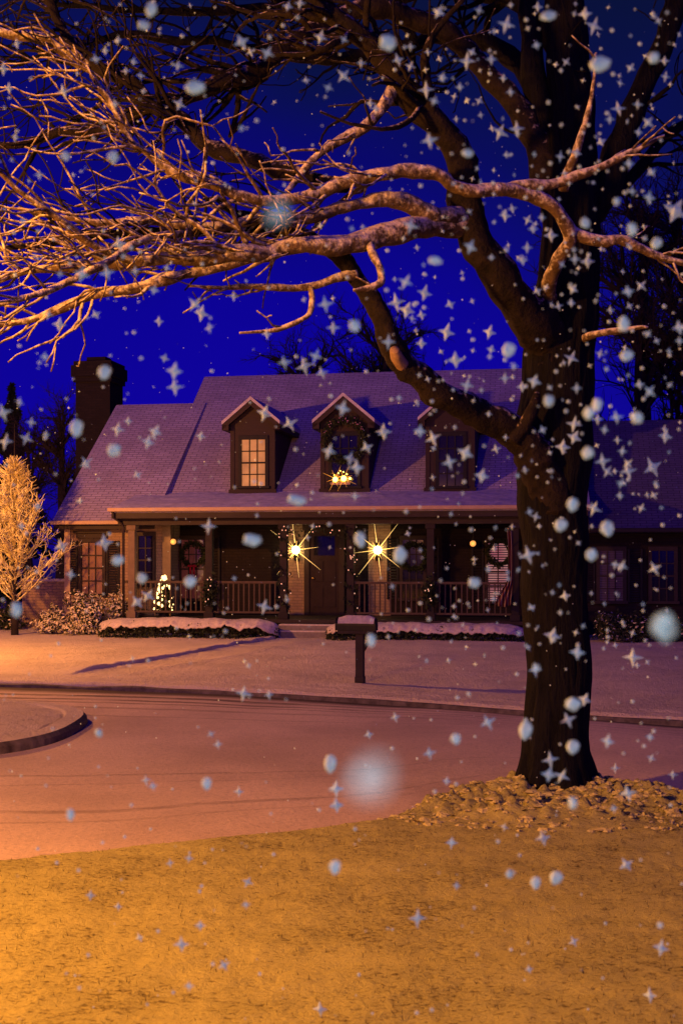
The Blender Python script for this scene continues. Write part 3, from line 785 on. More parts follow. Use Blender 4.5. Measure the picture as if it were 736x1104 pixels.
q = window(646, 671, 594, 648, 1.7, 'blinds_dim', 3, 4, label='dim window of the right wing'); shutters(*q, 1.7, .36)
window(702, 726, 594, 648, 1.7, 'glass_dark', 3, 4)

# front door
ua, ub = hu(334,VW), hu(366,VW)
m = MB(); m.box(ua-.14, ua, VW-.09, VW-.003, FZ, 2.74, ch=.01); m.box(ub, ub+.14, VW-.09, VW-.003, FZ, 2.74, ch=.01); m.box(ua-.18, ub+.18, VW-.11, VW-.003, 2.742, 2.93, ch=.012); m.box(ua-.24, ub+.24, VW-.16, VW-.003, 2.932, 2.98, ch=.01)
hb(m, 'door_frame', M['trim_dark'])
m = MB(); m.box(ua+.002, ub-.002, VW-.05, VW-.004, FZ+.002, 2.735)
for (a,b_) in ((.12,.46),(.54,.88)):
    for (z0,z1) in ((.75,1.3),(1.42,1.95)):
        x0, x1 = ua+(ub-ua)*a, ua+(ub-ua)*b_; m.box(x0, x1, VW-.065, VW-.051, z0, z1, ch=.006)
dr = hb(m, 'door', M['door'])
m = MB(); m.ball((ua+.1, VW-.09, 1.5), .035); m.build('handle', M['brass'], dr, True)
m = MB(); m.box(ua+.12, ub-.12, VW-.058, VW-.0515, 2.1, 2.6); m.build('pane', M['glass_dark'], dr)

for pa, pb in ((311,330),(397,421)):  # added lighter panels standing in for lantern light on the dark wall
    bx('lantern_panel', M['brick'], hu(pa, VW), hu(pb, VW), VW-.02, VW-.003, FZ+.01, 2.9)
# dormers
def dormer(px0, px1, pyw0, pyw1, wx0, wx1, gl, pyeave, pypeak, lab):
    v = 1.72; ua, ub = hu(px0, v), hu(px1, v); um = (ua+ub)/2
    zbot, ze, zp = zb-.12, hz(pyeave, um, v), hz(pypeak, um, v)
    bk = 1.85 + (zp-zb+.2)/((zr-zb)/(6.6-1.85))
    m = MB()
    hw = (ub-ua)/2
    prof = [(ua, zbot),(ub, zbot),(ub, ze),(um, zp-.10),(ua, ze)]
    n = len(prof)
    m.add([(x, v, z) for x, z in prof]+[(x, bk, z) for x, z in prof], [tuple(range(n)), tuple(range(2*n-1,n-1,-1))]+[(i, i+n, (i+1)%n+n, (i+1)%n) for i in range(n)])
    # corner boards and gable trim
    for x0 in (ua-.012, ub-.098): m.box(x0, x0+.11, v-.022, v-.002, zbot+.1, ze-.02)
    m.box(ua-.05, ub+.05, v-.045, v-.002, zbot+.05, zbot+.17)
    dm = hb(m, 'dormer', M['dormer_wall'], label=lab)
    rf = MB(); ov, fo, th = .19, .24, .09
    sl = (zp-ze)/hw
    for sgn in (-1, 1):
        xe = um + sgn*(hw+ov); zee = ze - ov*sl
        quad = [(um, zp),(xe, zee),(xe, zee+th),(um, zp+th)]
        vs = [(x, v-fo, z) for x, z in quad]+[(x, bk+.3, z) for x, z in quad]
        fs = [(0,1,2,3),(7,6,5,4)]+[(i, i+4, (i+1)%4+4, (i+1)%4) for i in range(4)]
        rf.add(vs, fs, 0)
        # raking board under the edge
        quad = [(um, zp-.16),(xe, zee-.14),(xe, zee-.002),(um, zp-.002)]
        vs = [(x, v-fo+.03, z) for x, z in quad]+[(x, v-fo+.075, z) for x, z in quad]
        rf.add(vs, fs, 1)
        xa = um+sgn*(hw+.01); 
        rf.box(min(xa, xe), max(xa, xe), v-fo+.03, bk-.6, zee-.14, zee-.005, 1)
    rf.build('roof', [M['roof_snow'], M['dormer_wall']], dm)
    window(wx0, wx1, pyw0, pyw1, v, gl, 3, 4, 'shutter', dm, .04)
    return um, v, dm
D1 = dormer(249, 296, 474, 524, 261, 286, 'glass_warm', 452, 432, 'dormer with a warmly lit window')
D2 = dormer(346, 397, 470, 524, 358, 385, 'glass_dark', 450, 428, 'dormer with a wreath over its window')
D3 = dormer(459, 511, 470, 524, 473, 499, 'glass_dark', 447, 425, 'dormer with a dark window')

# garden wall at the far left
m = MB(); m.box(-.75,.75,0,.25,-.1,1.35); m.box(-.78,.78,-.03,.28,1.35,1.42,1)
gw = m.build('garden_wall', [M['brick'], M['snow_flat']], loc=HW(-8.3,1.6,.05), rot=(0,0,-ANG)); tag(gw, 'low brick garden wall joining the left end of the house', 'wall')

# ------------------------------------------------------------------ house decorations (things hung on it)
def place(name, u, v, z, label, cat, group=None): return empty(name, HW(u, v, z), label, cat, -ANG, group)
def spike(mb, d, ln, r):
    d = Vector(d).normalized(); mb.tube([d*.02, d*ln*.35, d*ln], [r, r*.42, .0012], 6, cap=False)
for (px, py, lab, gl) in ((319,593,'glowing starburst porch lantern left of the front door',0),(407,593,'glowing starburst porch lantern right of the front door',1)):
    v = VW-.16; u = hu(px, v); z = hz(py, u, v)
    t = place('porch_lantern', u, v, z, lab, 'lantern', 'porch lanterns')
    m = MB(); m.box(-.07,.07,.06,.157,-.28,.16, ch=.01); m.box(-.02,.02,-.01,.08,.12,.15); m.tube([(0,0,.11),(0,0,.17),(0,0,.21)], [.10,.06,.01], 8); m.tube([(0,0,-.2),(0,0,-.15)], [.05,.09], 8)
    m.build('bracket', M['black_metal'], t)
    m = MB(); m.ball((0,-.02,0), .105, seg=14, rings=10); m.build('bulb', M['bulb'], t, True)
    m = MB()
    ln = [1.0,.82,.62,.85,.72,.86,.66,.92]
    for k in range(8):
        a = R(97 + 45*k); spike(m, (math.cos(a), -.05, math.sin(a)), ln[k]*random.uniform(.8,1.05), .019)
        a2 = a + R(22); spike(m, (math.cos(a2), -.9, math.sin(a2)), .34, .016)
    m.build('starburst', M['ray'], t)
    li = bpy.data.lights.new('lantern_light', 'POINT'); li.energy = 11; li.color = (1,.62,.22); li.shadow_soft_size = .12
    lo = bpy.data.objects.new('lantern_light', li); COL.objects.link(lo); lo.location = HW(u, v-.22, z)
# candle arch in the middle dormer
u, v = hu(367,1.6), 1.58; z = hz(516, u, v)
t = place('window_candles', u, v, z, 'golden candle lights on the sill of the middle dormer', 'candle lights')
m = MB(); m.box(-.26,.26,-.04,.04,-.16,-.10, ch=.01); m.tube([(-.2,0,-.1),(-.2,0,-.03)], .015, 6); m.tube([(0,0,-.1),(0,0,-.03)], .015, 6); m.tube([(.2,0,-.1),(.2,0,-.03)], .015, 6); m.build('stand', M['trim'], t)
for (a, b, r_) in ((-.13,-.02,.07),(.09,.0,.075),(.25,.0,.035),(-.05,.14,.018),(.08,.17,.016),(.17,.11,.018),(-.16,.09,.014),(.0,.2,.014)):
    m = MB(); m.ball((a,-.02,b), r_, seg=10, rings=8); m.build('bulb', M['candle'], t, True)
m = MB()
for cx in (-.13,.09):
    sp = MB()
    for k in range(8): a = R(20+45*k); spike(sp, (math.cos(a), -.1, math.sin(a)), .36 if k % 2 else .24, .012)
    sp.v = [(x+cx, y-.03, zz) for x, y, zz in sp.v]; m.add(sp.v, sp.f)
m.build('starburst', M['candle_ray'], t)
# wreaths
def wreath(px, py, v, rad, lab, bow, lights=0):
    u = hu(px, v); z = hz(py, u, v); t = place('wreath', u, v, z, lab, 'wreath', 'Christmas wreaths')
    m = MB()
    for i in range(int(900*rad/.4)):
        a = random.random()*6.283; q = rad + random.gauss(0, rad*.13)
        m.leaf((math.cos(a)*q, random.gauss(0,.03)-.02, math.sin(a)*q), random.uniform(.03,.06))
    m.tube([(math.cos(k*.2618)*rad, 0, math.sin(k*.2618)*rad) for k in range(25)], .035, 6)
    m.build('foliage', M['leaf_dark'], t)
    if bow:
        m = MB(); zb_ = -rad if bow < 0 else rad
        for sg in (-1,1): m.ball((sg*.07,-.06,zb_), .065, 1,.45,.6); m.prism([(-.05,zb_-.24),(-.04,zb_-.24),(-.06,zb_),(-.08,zb_)], sg*.05-.025, sg*.05+.025)
        m.ball((0,-.08,zb_), .03); m.build('bow', M['red_bow'], t, True)
    if lights:
        m = MB()
        for i in range(lights):
            a = R(20) + R(140)*random.random(); q = rad + random.gauss(0,.05); m.ball((math.cos(a)*q, -.09, math.sin(a)*q), .014, seg=6, rings=4)
        m.build('bulbs', simple('bauble', (.6,.3,.4), (.4,.2,.3), 9, .2, 0), t)
wreath(371, 474, 1.6, .52, 'large dark wreath with baubles around the middle dormer window', 0, 26)
wreath(446, 600, VW-.09, .33, 'dark wreath on the porch window right of the door', 0)
wreath(538, 596, VW-.09, .3, 'dark wreath on the pink lit window with blinds', 0)
wreath(208, 598, VW-.09, .3, 'dark wreath with a red bow on the porch window left of the door', -1)
# garlands on the entry posts and swag between
def garland(pts, lab, nl, cat='garland'):
    t = empty('garland', pts[0], lab, cat, 0, 'garlands round the entry'); o0 = Vector(pts[0])
    m, b = MB(), MB()
    for i in range(len(pts)-1):
        a, c2 = Vector(pts[i])-o0, Vector(pts[i+1])-o0; n_ = max(2, int((c2-a).length/.012))
        for k in range(n_):
            p = a.lerp(c2, k/n_) + Vector((random.gauss(0,.045), random.gauss(0,.045), random.gauss(0,.04))); m.leaf(p, random.uniform(.03,.06))
    for i in range(nl):
        k = random.randrange(len(pts)-1); p = (Vector(pts[k])-o0).lerp(Vector(pts[k+1])-o0, random.random())
        b.ball(p + Vector((random.gauss(0,.05), -.09, random.gauss(0,.04))), .016, seg=6, rings=5)
    m.build('foliage', M['leaf_dark'], t); b.build('bulbs', M['fairy_dim'], t)
uL, uR = posts[2], posts[3]
def spiral(u): return [HW(u + .12*math.cos(k*.8), .0 + .12*math.sin(k*.8) - .02, 2.8 - k*.05) for k in range(44)]
garland(spiral(uL), 'evergreen garland wound down the left entry post', 10)
garland(spiral(uR), 'evergreen garland wound down the right entry post', 16)
sw = []
for k in range(25):
    t_ = k/24; sw.append(HW(uL+(uR-uL)*t_, -.15, 2.80 - .17*abs(math.sin(t_*math.pi*2))))
garland(sw, 'evergreen swag with tiny lights above the front steps', 12)
# greenery bunches tied to two posts
for px, lab in ((227,'dark greenery bunch tied to the porch post by the left railing'),(464,'dark greenery bunch with tiny lights on the porch post right of the door')):
    u = hu(px, -.12); t = place('greenery_bunch', u, -.14, 1.2, lab, 'greenery', 'greenery bunches on porch posts')
    m, b = MB(), MB()
    for i in range(420): m.leaf((random.gauss(0,.08), random.gauss(0,.06)-.05, random.gauss(0,.15)), random.uniform(.04,.08))
    for i in range(6): b.ball((random.gauss(0,.1), -.2, random.gauss(0,.18)), .016, seg=6, rings=5)
    m.build('leaves', M['leaf_dark'], t); b.build('bulbs', M['fairy_dim'], t)
# pendant globes
for px, py, lab in ((187,584,'small glowing globe hanging over the left end of the porch'),(509.5,586,'small glowing globe hanging over the right end of the porch')):
    v = .9; u = hu(px, v); z = hz(py, u, v); t = place('globe_lamp', u, v, z, lab, 'lamp', 'globe lamps under the porch ceiling')
    m = MB(); m.tube([(0,0,.08),(0,0,3.055-z)], .008, 5); m.tube([(0,0,.07),(0,0,.12)], [.05,.02], 8); m.build('cord', M['black_metal'], t)
    m = MB(); m.ball((0,0,0), .075, seg=12, rings=9); m.build('globe', M['globe'], t, True)
    li = bpy.data.lights.new('globe_light', 'POINT'); li.energy = 1.5; li.color = (1,.5,.2); li.shadow_soft_size = .08
    lo = bpy.data.objects.new('globe_light', li); COL.objects.link(lo); lo.location = HW(u, v-.2, z)
# lit Christmas tree on the porch
v = .27; u = hu(177, v); t = place('christmas_tree', u, v, FZ, 'small Christmas tree wound with bright lights behind the porch railing', 'Christmas tree')
m = MB(); m.tube([(0,0,0),(0,0,.12)], [.14,.12], 10); m.build('pot', M['black_metal'], t)
m = MB()
for i in range(1500):
    h = random.random()**1.3; a = random.random()*6.283; q = .24*(1-h**1.8)*random.random()**.4
    m.leaf((math.cos(a)*q, math.sin(a)*q, .12+h*.92), random.uniform(.03,.06))
m.build('foliage', M['leaf_dark'], t)
m = MB()
for i in range(52):
    h = (i+.5)/52; a = 3.14+random.random()*3.14 if i % 3 else random.random()*3.14; q = .23*(1-h**1.8)+.02
    m.ball((math.cos(a)*q, math.sin(a)*q, .16+h*.88), random.choice((.018,.025,.036,.046)), seg=8, rings=5)
m.build('string_lights', M['fairy'], t)
li = bpy.data.lights.new('tree_glow', 'POINT'); li.energy = 6; li.color = (1,.6,.25); li.shadow_soft_size = .3
lo = bpy.data.objects.new('tree_glow', li); COL.objects.link(lo); lo.location = HW(u, v-.25, FZ+1.25)
# furled flag on the right post
v = -.25; u = hu(549, v); t = place('furled_flag', u, v, 0, 'furled striped flag hanging from the right porch post', 'flag')
zt = hz(572, u, v); zl = hz(655, u, v)
m = MB(); m.tube([(.06,.15,zt-.35),(-.02,-.12,zt+.02)], .014, 8); m.ball((-.02,-.13,zt+.04), .03); m.build('pole', M['brass'], t)
fm, nt, b = new_mat('striped_cloth'); wv = N(nt, 'ShaderNodeTexWave', wave_type='BANDS', bands_direction='X'); wv.inputs['Scale'].default_value = 4.2; wv.inputs['Distortion'].default_value = 1.0
L(nt, coords(nt), wv.inputs['Vector']); L(nt, ramp(nt, wv.outputs['Fac'], [(.42,(.10,.015,.02)),(.55,(.26,.18,.13))]), b.inputs['Base Color']); b.inputs['Roughness'].default_value = .9
vs, fs = [], []; A, B = 26, 30
for i in range(A+1):
    tt = i/A; wd = .05 + .13*sm(.55,1,tt); z = zt + (zl-zt)*tt
    for j in range(B+1):
        q = j/B - .5
        vs.append((q*2*wd - .13*sm(.6,1,tt)+.03*math.sin(tt*4), -.05+.055*math.sin(q*17+tt*2.2), z + .12*abs(q)*sm(.5,1,tt)))
for i in range(A):
    for j in range(B): fs.append((i*(B+1)+j, i*(B+1)+j+1, (i+1)*(B+1)+j+1, (i+1)*(B+1)+j))
m = MB(); m.add(vs, fs); co = m.build('cloth', fm, t, True); sol = co.modifiers.new('thick', 'SOLIDIFY'); sol.thickness = .006

# ------------------------------------------------------------------ shrubs and hedges
def hedge(pxa, pxb, v, dep, hgt, lab):
    ua, ub = hu(pxa, v), hu(pxb, v); um = (ua+ub)/2; ln = ub-ua
    t = place('hedge', um, v, .12, lab, 'hedge', 'snow capped hedges before the porch')
    m = MB()
    def endk(x): return min(1, ((ln/2-abs(x))/.45+.0001)**.5) if abs(x) > ln/2-.45 else 1.0
    for i in range(int(3200*ln/4)):
        x = random.uniform(-ln/2, ln/2); k = endk(x); a = random.random()*math.pi
        rr = 1 - .25*random.random()**2
        lump = 1 + .12*noise.noise(Vector((x*3+um, 0, a)))
        y = math.copysign(abs(math.cos(a))**.6, math.cos(a))*dep/2*k*rr*lump; z = math.sin(a)**.6*hgt*(.55+.45*k)*rr*lump
        if random.random() < .35: z *= random.random()
        m.leaf((x, y, z), random.uniform(.03,.06))
    m.build('foliage', M['leaf_dark'], t)
    nx, ny = int(ln*22), 18; vs, fs = [], []
    for i in range(nx+1):
        x = -ln/2 + ln*i/nx; k = max(.05, endk(x))
        for j in range(ny+1):
            q = j/ny*2-1
            drop = (abs(q)**3)
            rag = .08*noise.noise(Vector((x*5, q*2+um, 3)))+.05*noise.noise(Vector((x*13, q*2, 5)))
            vs.append((x, q*dep*.53*k, hgt*(.55+.45*k)*(1.0+.13*noise.noise(Vector((x*2.2, q, um)))) + .06 - drop*(.18+rag) + .02*noise.noise(Vector((x*8, q*4, 1)))))
    for i in range(nx):
        for j in range(ny): fs.append((i*(ny+1)+j, (i+1)*(ny+1)+j, (i+1)*(ny+1)+j+1, i*(ny+1)+j+1))
    m = MB(); m.add(vs, fs)
    s_ = m.build('snow_cap', M['snow_flat'], t, True); md = s_.modifiers.new('thick', 'SOLIDIFY'); md.thickness = .03
hedge(107, 300, -1.15, .9, .40, 'long low hedge with smooth snow cap left of the steps')
hedge(352, 566, -1.15, .85, .34, 'long low hedge with ragged snow cap right of the steps')

def shrub(px, v, w_, h_, n_, lab, frost=.75):
    u = hu(px, v); t = place('shrub', u, v, .1, lab, 'shrub', 'snowy shrubs by the house')
    m = MB(); s_ = MB()
    for i in range(9):
        a = random.random()*6.28; s_.tube([(0,0,0),(math.cos(a)*w_*.2, math.sin(a)*w_*.2, h_*.4),(math.cos(a)*w_*.38, math.sin(a)*w_*.35, h_*.75)], [.02,.014,.005], 5)
    s_.build('stems', M['bark_far'], t)
    sd_ = random.random()*50
    for i in range(n_):
        a = random.random()*6.283; b_ = math.asin(random.random()**.8); q = random.random()**.35
        d = Vector((math.cos(a)*math.cos(b_), math.sin(a)*math.cos(b_), math.sin(b_)))
        k = q*(.75 + .45*noise.noise(d*2.2 + Vector((sd_,0,0))) + .2*noise.noise(d*5 + Vector((sd_,0,0))))
        p = Vector((d.x*w_/2*k, d.y*w_/2*k, .06 + d.z*h_*k))
        m.leaf(p, random.uniform(.025,.06), 1 if random.random() < frost*(.35+.65*q) else 0, Vector((d.x+random.gauss(0,.7), d.y+random.gauss(0,.7), d.z+random.gauss(.3,.7))))
    m.build('foliage', [M['leaf_dark'], M['leaf_frost']], t)
shrub(56, -.2, 1.15, .75, 2200, 'small snowy shrub beside the ornamental tree')
shrub(94, -.35, 1.6, 1.3, 4200, 'large golden snowy shrub under the left wing window')
shrub(128, .15, 1.0, 1.30, 2400, 'tall snowy shrub against the left porch post')
shrub(8, 1.0, 1.3, .8, 1800, 'dark shrub behind the ornamental tree trunk', .15)
shrub(660, -.6, 1.3, .85, 2200, 'dark shrub with traces of snow just right of the big trunk', .14)
shrub(686, -.5, 1.3, .75, 2200, 'dark shrub with traces of snow below the right wing window', .10)
shrub(724, -.4, 1.3, .7, 1800, 'dark shrub at the right edge before the right wing', .05)

# ------------------------------------------------------------------ mailbox
mp = P(388, 741, 18.6); t = empty('mailbox', (mp.x, 18.6, .08), 'dark roadside mailbox with snow on top at the far kerb', 'mailbox', R(-14))
m = MB(); m.box(-.062,.062,-.062,.062,-.2,.80, ch=.008); m.box(-.072,.072,-.072,.072,.0,.14, ch=.01); m.build('post', M['porch_wood'], t)
m = MB(); m.box(-.34,.24,-.10,.10,.80,.85, ch=.008); m.tube([(.03,0,.5),(.2,0,.8)], .03, 6); m.build('bracket', M['porch_wood'], t)
prof = [(math.cos(a)*.105, .93+math.sin(a)*.115) for a in [math.pi*k/12 for k in range(13)]]; prof = [(.105,.852)]+prof+[(-.105,.852)]
m = MB(); m.prism(prof, -.35, .26); m.prism([(y*1.06, (z-.93)*1.06+.93) for y, z in prof], -.37, -.352); bxo = m.build('box', M['black_metal'], t)
m = MB(); m.box(-.39,-.37,-.02,.02,1.0,1.04); m.build('latch', M['black_metal'], t)
vs, fs = [], []
for i in range(15):
    x = -.33 + .57*i/14
    for j in range(11):
        a = math.pi*(.08 + .84*j/10); e = min(1, min(i, 14-i)/2.5)
        hh = .118 + .034*e*math.sin(a) + .012*noise.noise(Vector((x*9, j*.4, 0)))
        vs.append((x, math.cos(a)*.112, .93+math.sin(a)*hh))
for i in range(14):
    for j in range(10): fs.append((i*11+j, i*11+j+1, (i+1)*11+j+1, (i+1)*11+j))
m = MB(); m.add(vs, fs); m.build('snow_cap', M['snow_flat'], t, True)

# ------------------------------------------------------------------ falling snow
for nm, al in (('veil_snowflake_ice', .045), ('fluffy_snowflake_ice', .14)):
    m, nt, b = new_mat(nm); M[nm] = m
    b.inputs['Base Color'].default_value = (.55,.76,.84,1); b.inputs['Roughness'].default_value = .8; b.inputs['Alpha'].default_value = al
def star_mesh(name, inner, seed):
    random.seed(seed)
    m = MB(); rim = []
    for k in range(8):
        a = math.pi/4*k; r_ = random.uniform(.86,1.1) if k % 2 == 0 else inner*random.uniform(.85,1.2)
        rim.append((math.cos(a)*r_, 0, math.sin(a)*r_))
    vs = rim + [(0,-.22,0),(0,.22,0)]
    fs = [(k, (k+1) % 8, 8) for k in range(8)] + [((k+1) % 8, k, 9) for k in range(8)]
    m.add(vs, fs)
    m.ball((0,0,0), inner*.98, 1,.7,1, seg=9, rings=7, lump=.3, seed=seed)
    me = bpy.data.meshes.new(name); me.from_pydata(m.v, [], m.f); me.materials.append(M['flake']); me.update(); return me
def blob_mesh(name, seed, mk='flake', lumps=5):
    random.seed(int(seed*10)); m = MB(); m.ball((0,0,0), .80, 1,.7,1, seg=16, rings=11, lump=.35, seed=seed)
    for i in range(lumps):
        a = random.random()*6.283; q = random.uniform(.35,.62); m.ball((math.cos(a)*q, random.uniform(-.3,.3), math.sin(a)*q), random.uniform(.28,.46), 1,.7,1, seg=10, rings=8, lump=.4, seed=seed+i)
    me = bpy.data.meshes.new(name); me.from_pydata(m.v, [], m.f); me.materials.append(M[mk])
    me.polygons.foreach_set('use_smooth', [True]*len(me.polygons)); me.update(); return me
STARS = [star_mesh('star_flake_mesh', q, 30+i) for i, q in enumerate((.30,.34,.37,.32))]
SOFT = blob_mesh('loose_flake_mesh', 8.1, 'flake_soft', 1)
VEIL = blob_mesh('veil_flake_mesh', 5.3, 'veil_snowflake_ice', 2)
FLUFF = blob_mesh('fluffy_flake_mesh', 6.6, 'fluffy_snowflake_ice', 4)
BLOBS = [blob_mesh('round_flake_mesh', 3+i*2.7) for i in range(4)]
random.seed(99)
def crop(pts, x0, y0, sc): return [(x0+p[0]/sc, y0+p[1]/sc, p[2] if len(p) > 2 else 0) for p in pts]
ST = []
ST += crop([(32,35),(150,30),(318,20),(228,70,1),(315,130),(115,175,1),(185,170),(220,225),(240,265),(400,178),(480,75,1),(665,60),(555,238),(585,195),(683,175),(685,220),(550,312,1),(605,300),(525,343),(635,352,1),(608,380),(500,408),(430,440),(383,450),(580,470),(645,495),(210,380,1),(258,370,1),(150,290),(95,250),(45,225),(455,40,1),(130,150)],460,0,2.667)
ST += crop([(395,18),(590,70),(638,88,1),(715,128,2),(225,140,1),(245,120),(290,152),(330,145),(305,178),(357,197,1),(125,230,1),(288,232),(275,268),(462,272,1),(388,280),(425,265),(420,352),(415,392),(578,358,1),(615,342,1),(527,412),(582,400),(317,357),(378,400),(725,462,1),(725,500),(635,480),(660,500),(695,530),(57,475,1),(180,475,1),(67,395),(415,550,1),(80,555),(185,525)],460,180,2.667)
ST += crop([(135,268,1),(85,290),(305,295),(400,155),(465,412,1),(600,308,1),(560,280),(295,440,1),(297,495,1),(168,463),(250,533,1),(390,420),(418,463),(470,505),(490,550),(410,590,1),(430,632,1),(485,680),(512,630,1),(612,615,2),(665,490,1),(660,460),(480,730),(617,728),(567,780),(375,782,1),(110,970,1),(115,795),(140,815),(488,1015),(460,1010),(620,1025,1),(512,600)],540,340,3.755)
ST += crop([(305,187),(335,160),(375,128),(55,138),(12,218,1),(30,280),(203,290,1),(400,225),(425,195),(447,240),(565,208),(570,330,1),(365,330),(50,435),(125,555)],0,0,2.944)
ST += crop([(75,172),(380,245,1),(260,340,1),(340,335,1),(430,330),(530,320),(190,500,1),(305,468),(505,490),(620,435,1),(640,465,1),(665,510),(155,468),(490,390)],0,180,2.944)
ST += crop([(90,132,1),(172,168,1),(118,165),(340,118,1),(415,125),(237,20),(275,10),(295,255),(413,240,1),(365,278),(468,200),(585,190,1),(625,210),(625,148),(680,165),(715,38,1),(675,285,1),(700,320),(727,245),(498,328),(515,345),(685,445,1)],230,0,2.944)
ST += crop([(625,185,1),(610,365,1),(670,400,1),(580,430,1),(615,455,1),(630,480),(660,470),(660,560),(555,555,1),(355,435,1),(380,510,1),(325,600,1),(225,620,1),(287,630),(170,530),(65,410)],230,180,2.944)
ST += crop([(150,45),(545,50),(578,92,1),(578,145,1),(12,230,1),(65,195),(105,262),(88,315,1),(20,325,1),(153,303),(390,285,1),(425,258),(515,293,1),(490,327,1),(455,435),(285,395,1),(665,308),(205,670,1),(347,660,1),(690,605,1),(125,540),(72,605),(235,765),(490,835,1),(455,855,1)],0,370,3.067)
ST += crop([(240,205,1),(340,245,1),(712,280,1),(645,340,1),(580,385,1),(495,355,1),(550,185,1),(605,420,1),(398,18,1),(468,45,1),(598,533)],220,390,3.68)
ST += crop([(50,315,1),(380,130,1),(195,312,1),(245,340,1),(310,435,1),(375,400,1),(440,490,1),(335,30,1),(495,383),(565,55),(530,102)],400,380,3.68)
ST += crop([(500,42),(432,65),(475,122,1),(525,155,1),(440,190,1),(540,250,1),(505,290,1),(635,165,2),(585,333,1),(345,295,1),(160,285),(228,357,1),(107,320),(40,430,1),(43,463,1),(263,413),(470,370,1),(468,400,1),(493,403,1),(670,325),(600,387),(672,367),(715,400),(625,437,1),(455,527,1),(272,537,1),(378,505),(597,468)],340,620,1.859)
ST += crop([(570,68,1),(525,255,1),(580,258),(315,442),(330,455),(455,343),(470,365),(515,467),(725,460,1),(725,495,1)],0,620,2)
ST += crop([(240,160),(450,75),(500,62),(655,125,1),(650,185),(480,290,1),(370,272),(313,190),(592,345,1),(530,240),(500,400)],0,900,2.453)
ST += crop([(450,130,1),(487,48),(585,45),(700,213,1),(675,72,1),(618,155),(712,162,1),(570,185),(345,228,1),(492,95)],0,860,1)
BB = [(646,69,13,9,'bright white oval snowflake high up beside the dark tree stems'),(210,94,13,8,'bright white oval snowflake among the high left branches'),(418,46,11,10,'soft round snowflake beside the top middle limb'),
 (299,228,14.5,18,'large soft grey snowflake over the long lit branches'),(382,351,7,8,'bright round snowflake in the blue sky above the ridge'),(548,377,8,9,'bright round snowflake just left of the trunk above the roof'),
 (320,539,13,7,'white oval snowflake in front of the porch roof edge'),(272,582,12,8,'white oval snowflake in front of the left part of the porch'),(388,581,7,10,None),(431,598,8,11,None),(83,461,8,11,'pale oval snowflake in front of the chimney'),(113,401,8,9,'bright round snowflake at the top of the chimney'),(123,485,9,9,None),
 (127,604,8,6,None),(153,623,7,7,None),(205,627,8,7,None),(18,657,7,10,'pale oval snowflake in front of the ornamental tree trunk'),(591,432,8,8,None),(643,436,8,8,None),(634,445,8,8,None),(686,450,8,8,None),(675,383,8,7,None),(672,349,7,10,None),(633,488,8,8,None),(617,544,9,9,None),(604,566,8,8,None),(654,569,8,10,None),(637,598,8,8,None),(715,677,19,19,'largest round white snowflake before the shrubs at the right'),
 (511,628,8,7,None),(566,787,8,12,'tall pale snowflake at the left edge of the lower trunk'),(491,796,6,7,None),(356,823,8,12,'tall white snowflake over the road left of the tree'),(617,759,9,9,None),(617,865,8,8,None),(223,844,6,8,None),(76,878,5,8,None),(107,790,6,6,None),(361,934,7,9,None),(599,946,8,9,None),(577,951,6,8,None),(549,942,6,6,None),(681,247,8,8,None),(707,262,7,7,None),(664,217,5,5,None),(630,240,7,7,None),(469,281,8,5,None),(504,165,7,5,None),(591,17,10,6,None),(704,62,7,7,None),(163,10,7,9,None),(155,27,8,6,None),(617,805,8,9,None),(400,690,6,9,None),(71,168,6,6,None),(122,169,7,7,None),(400,838,30,30,'very large faint blurred snowflake over the road')]
cnt = 0
def flake(me, px, py, D, sx, sz, name, lab, grp):
    o = bpy.data.objects.new(name, me); COL.objects.link(o)
    o.location = P(px, py, D); k = D/F
    o.scale = (sx*k, (sx+sz)/2*k, sz*k)
    return tag(o, lab, 'snowflake', grp)
for (px, py, sx, sz, lab) in BB:
    D = random.uniform(1.7, 2.1) if sx < 14 else {14.5:.6, 19:.95, 30:.28}[sx]
    o = flake({30: SOFT, 14.5: VEIL, 19: FLUFF}[sx] if sx in (30, 14.5, 19) else random.choice(BLOBS), px, py, D, sx, sz, 'snowflake', lab or 'plump round white snowflake drifting close to the viewer', 'plump falling snowflakes')
    o.rotation_euler = (random.uniform(-.3,.3), random.uniform(-.4,.4), random.uniform(0,6.28)) if sx == sz else (0, random.uniform(-.2,.2), 0)
rest = MB()
random.shuffle(ST); ST.sort(key=lambda q: -q[2])
for i, (px, py, big_) in enumerate(ST):
    D = random.uniform(2.1, 3.5); s_ = (6.2, 9.6, 14.5)[int(big_)]*random.uniform(.85,1.15)
    if i < 244:
        o = flake(STARS[i % 4], px, py, D, s_, s_, 'star_snowflake', 'pointed star shaped snowflake drifting in the air', 'pointed falling snowflakes')
        o.rotation_euler = (random.gauss(0,.12), random.gauss(0,.30), random.gauss(0,.25))
    else:
        me = STARS[i % 4]; k = s_*D/F; c_ = P(px, py, D)
        rest.add([c_ + Vector(p.co)*k for p in me.vertices], [tuple(f.vertices) for f in me.polygons])
for i in range(330):
    px = random.choice((random.uniform(0,736), random.uniform(430,736), random.uniform(430,736))); py = random.uniform(0, 720)
    D = random.uniform(2.2, 4.2); k = random.uniform(2.2,4.6)*D/F; c_ = P(px, py, D); me = STARS[i % 4]
    q = Matrix.Rotation(random.gauss(0,.3), 3, 'Y') @ Matrix.Rotation(random.gauss(0,.4), 3, 'Z')
    rest.add([c_ + (q @ Vector(p.co))*k for p in me.vertices], [tuple(f.vertices) for f in me.polygons])
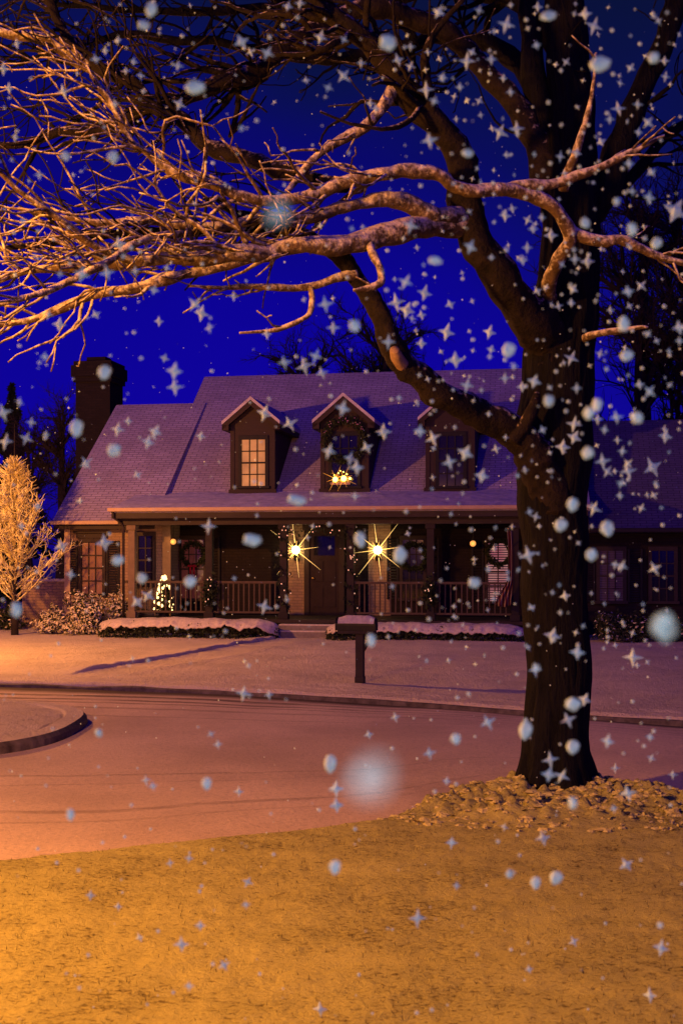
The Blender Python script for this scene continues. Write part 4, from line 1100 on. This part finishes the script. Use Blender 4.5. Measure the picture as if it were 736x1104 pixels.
for i in range(3200):      # fine snow in the whole air of the place, also beside the view
    p = Vector((random.uniform(-7,8), random.uniform(1.5,17), random.uniform(.4,8)))
    rest.ball(p, random.uniform(.0025,.006), seg=5, rings=3)
for i in range(1100):
    px, py = random.uniform(0,736), random.uniform(0,1100)
    if py > 700 and random.random() < .6: continue
    if px < 420 and random.random() < .4: continue
    D = random.uniform(2.2,3.4); rest.ball(P(px, py, D), random.choice((.8,1.0,1.3,1.6,2.2))*D/F, seg=6, rings=4)
tag(rest.build('falling_snow', M['flake']), 'fine specks of snow falling through the air', 'snow', kind='stuff')

# ------------------------------------------------------------------ light, sky, camera
def point(name, loc, e, c, size):
    li = bpy.data.lights.new(name, 'POINT'); li.energy = e; li.color = c; li.shadow_soft_size = size
    o = bpy.data.objects.new(name, li); COL.objects.link(o); o.location = loc
point('street_lamp_light', (-9.8, 23.0, 5.1), 4300, (1,.35,.055), .14)
point('near_street_lamp_light', (-4.8, 4.1, 3.8), 3700, (1,.355,.035), .16)  # added unseen warm lamp to brighten foreground snow and branches
point('camera_flash', (.12, -.05, 1.8), 62, (.86,.96,1), .03)  # added cool fill beside the camera to light the near snowflakes

wd = bpy.data.worlds.new('World'); S.world = wd; wd.use_nodes = True
nt = wd.node_tree; bg = nt.nodes['Background']
tc = N(nt, 'ShaderNodeTexCoord'); sp = N(nt, 'ShaderNodeSeparateXYZ'); L(nt, tc.outputs['Generated'], sp.inputs[0])
nse = tex(nt, tc.outputs['Generated'], 3.5, 4)
el = maths(nt, 'ADD', sp.outputs['Z'], maths(nt, 'MULTIPLY', maths(nt, 'SUBTRACT', nse, .5), .17))
colr = ramp(nt, el, [(.0,(.006,.002,.20)),(.10,(.005,.001,.34)),(.20,(.004,.001,.30)),(.31,(.003,.002,.16)),(.42,(.003,.006,.050)),(.6,(.008,.003,.09)),(1,(.008,.003,.10))])
south = mrange(nt, maths(nt, 'SUBTRACT', maths(nt, 'MULTIPLY', sp.outputs['Y'], -1.0), maths(nt, 'MULTIPLY', sp.outputs['Z'], .25)), -.1, .9)
colr = mix(nt, south, colr, (.016,.004,.52))
dusk = mrange(nt, maths(nt, 'ADD', maths(nt, 'MULTIPLY', sp.outputs['X'], .9), el), .22, .62, 0.0, .75)
dusk = maths(nt, 'MULTIPLY', dusk, mrange(nt, sp.outputs['Y'], -.1, .4))
colr = mix(nt, dusk, colr, (.003,.006,.035))
L(nt, colr, bg.inputs['Color']); bg.inputs['Strength'].default_value = 1.0

cd = bpy.data.cameras.new('camera'); cam = bpy.data.objects.new('camera', cd); COL.objects.link(cam)
cam.location = (0,0,CZ); cam.rotation_euler = (R(90),0,0)
cd.sensor_fit = 'VERTICAL'; cd.sensor_height = 36; cd.sensor_width = 24; cd.lens = F/1104*36
cd.shift_y = (CY-552)/1104; cd.clip_start = .05; cd.clip_end = 3000
cd.dof.use_dof = True; cd.dof.focus_distance = 17; cd.dof.aperture_fstop = 4.6
S.camera = cam
S.view_settings.view_transform = 'Standard'; S.view_settings.look = 'None'; S.view_settings.exposure = 0; S.view_settings.gamma = 1
S.render.engine = 'CYCLES'; S.cycles.max_bounces = 5; S.cycles.transparent_max_bounces = 16; S.cycles.sample_clamp_indirect = 4
S.cycles.use_denoising = True
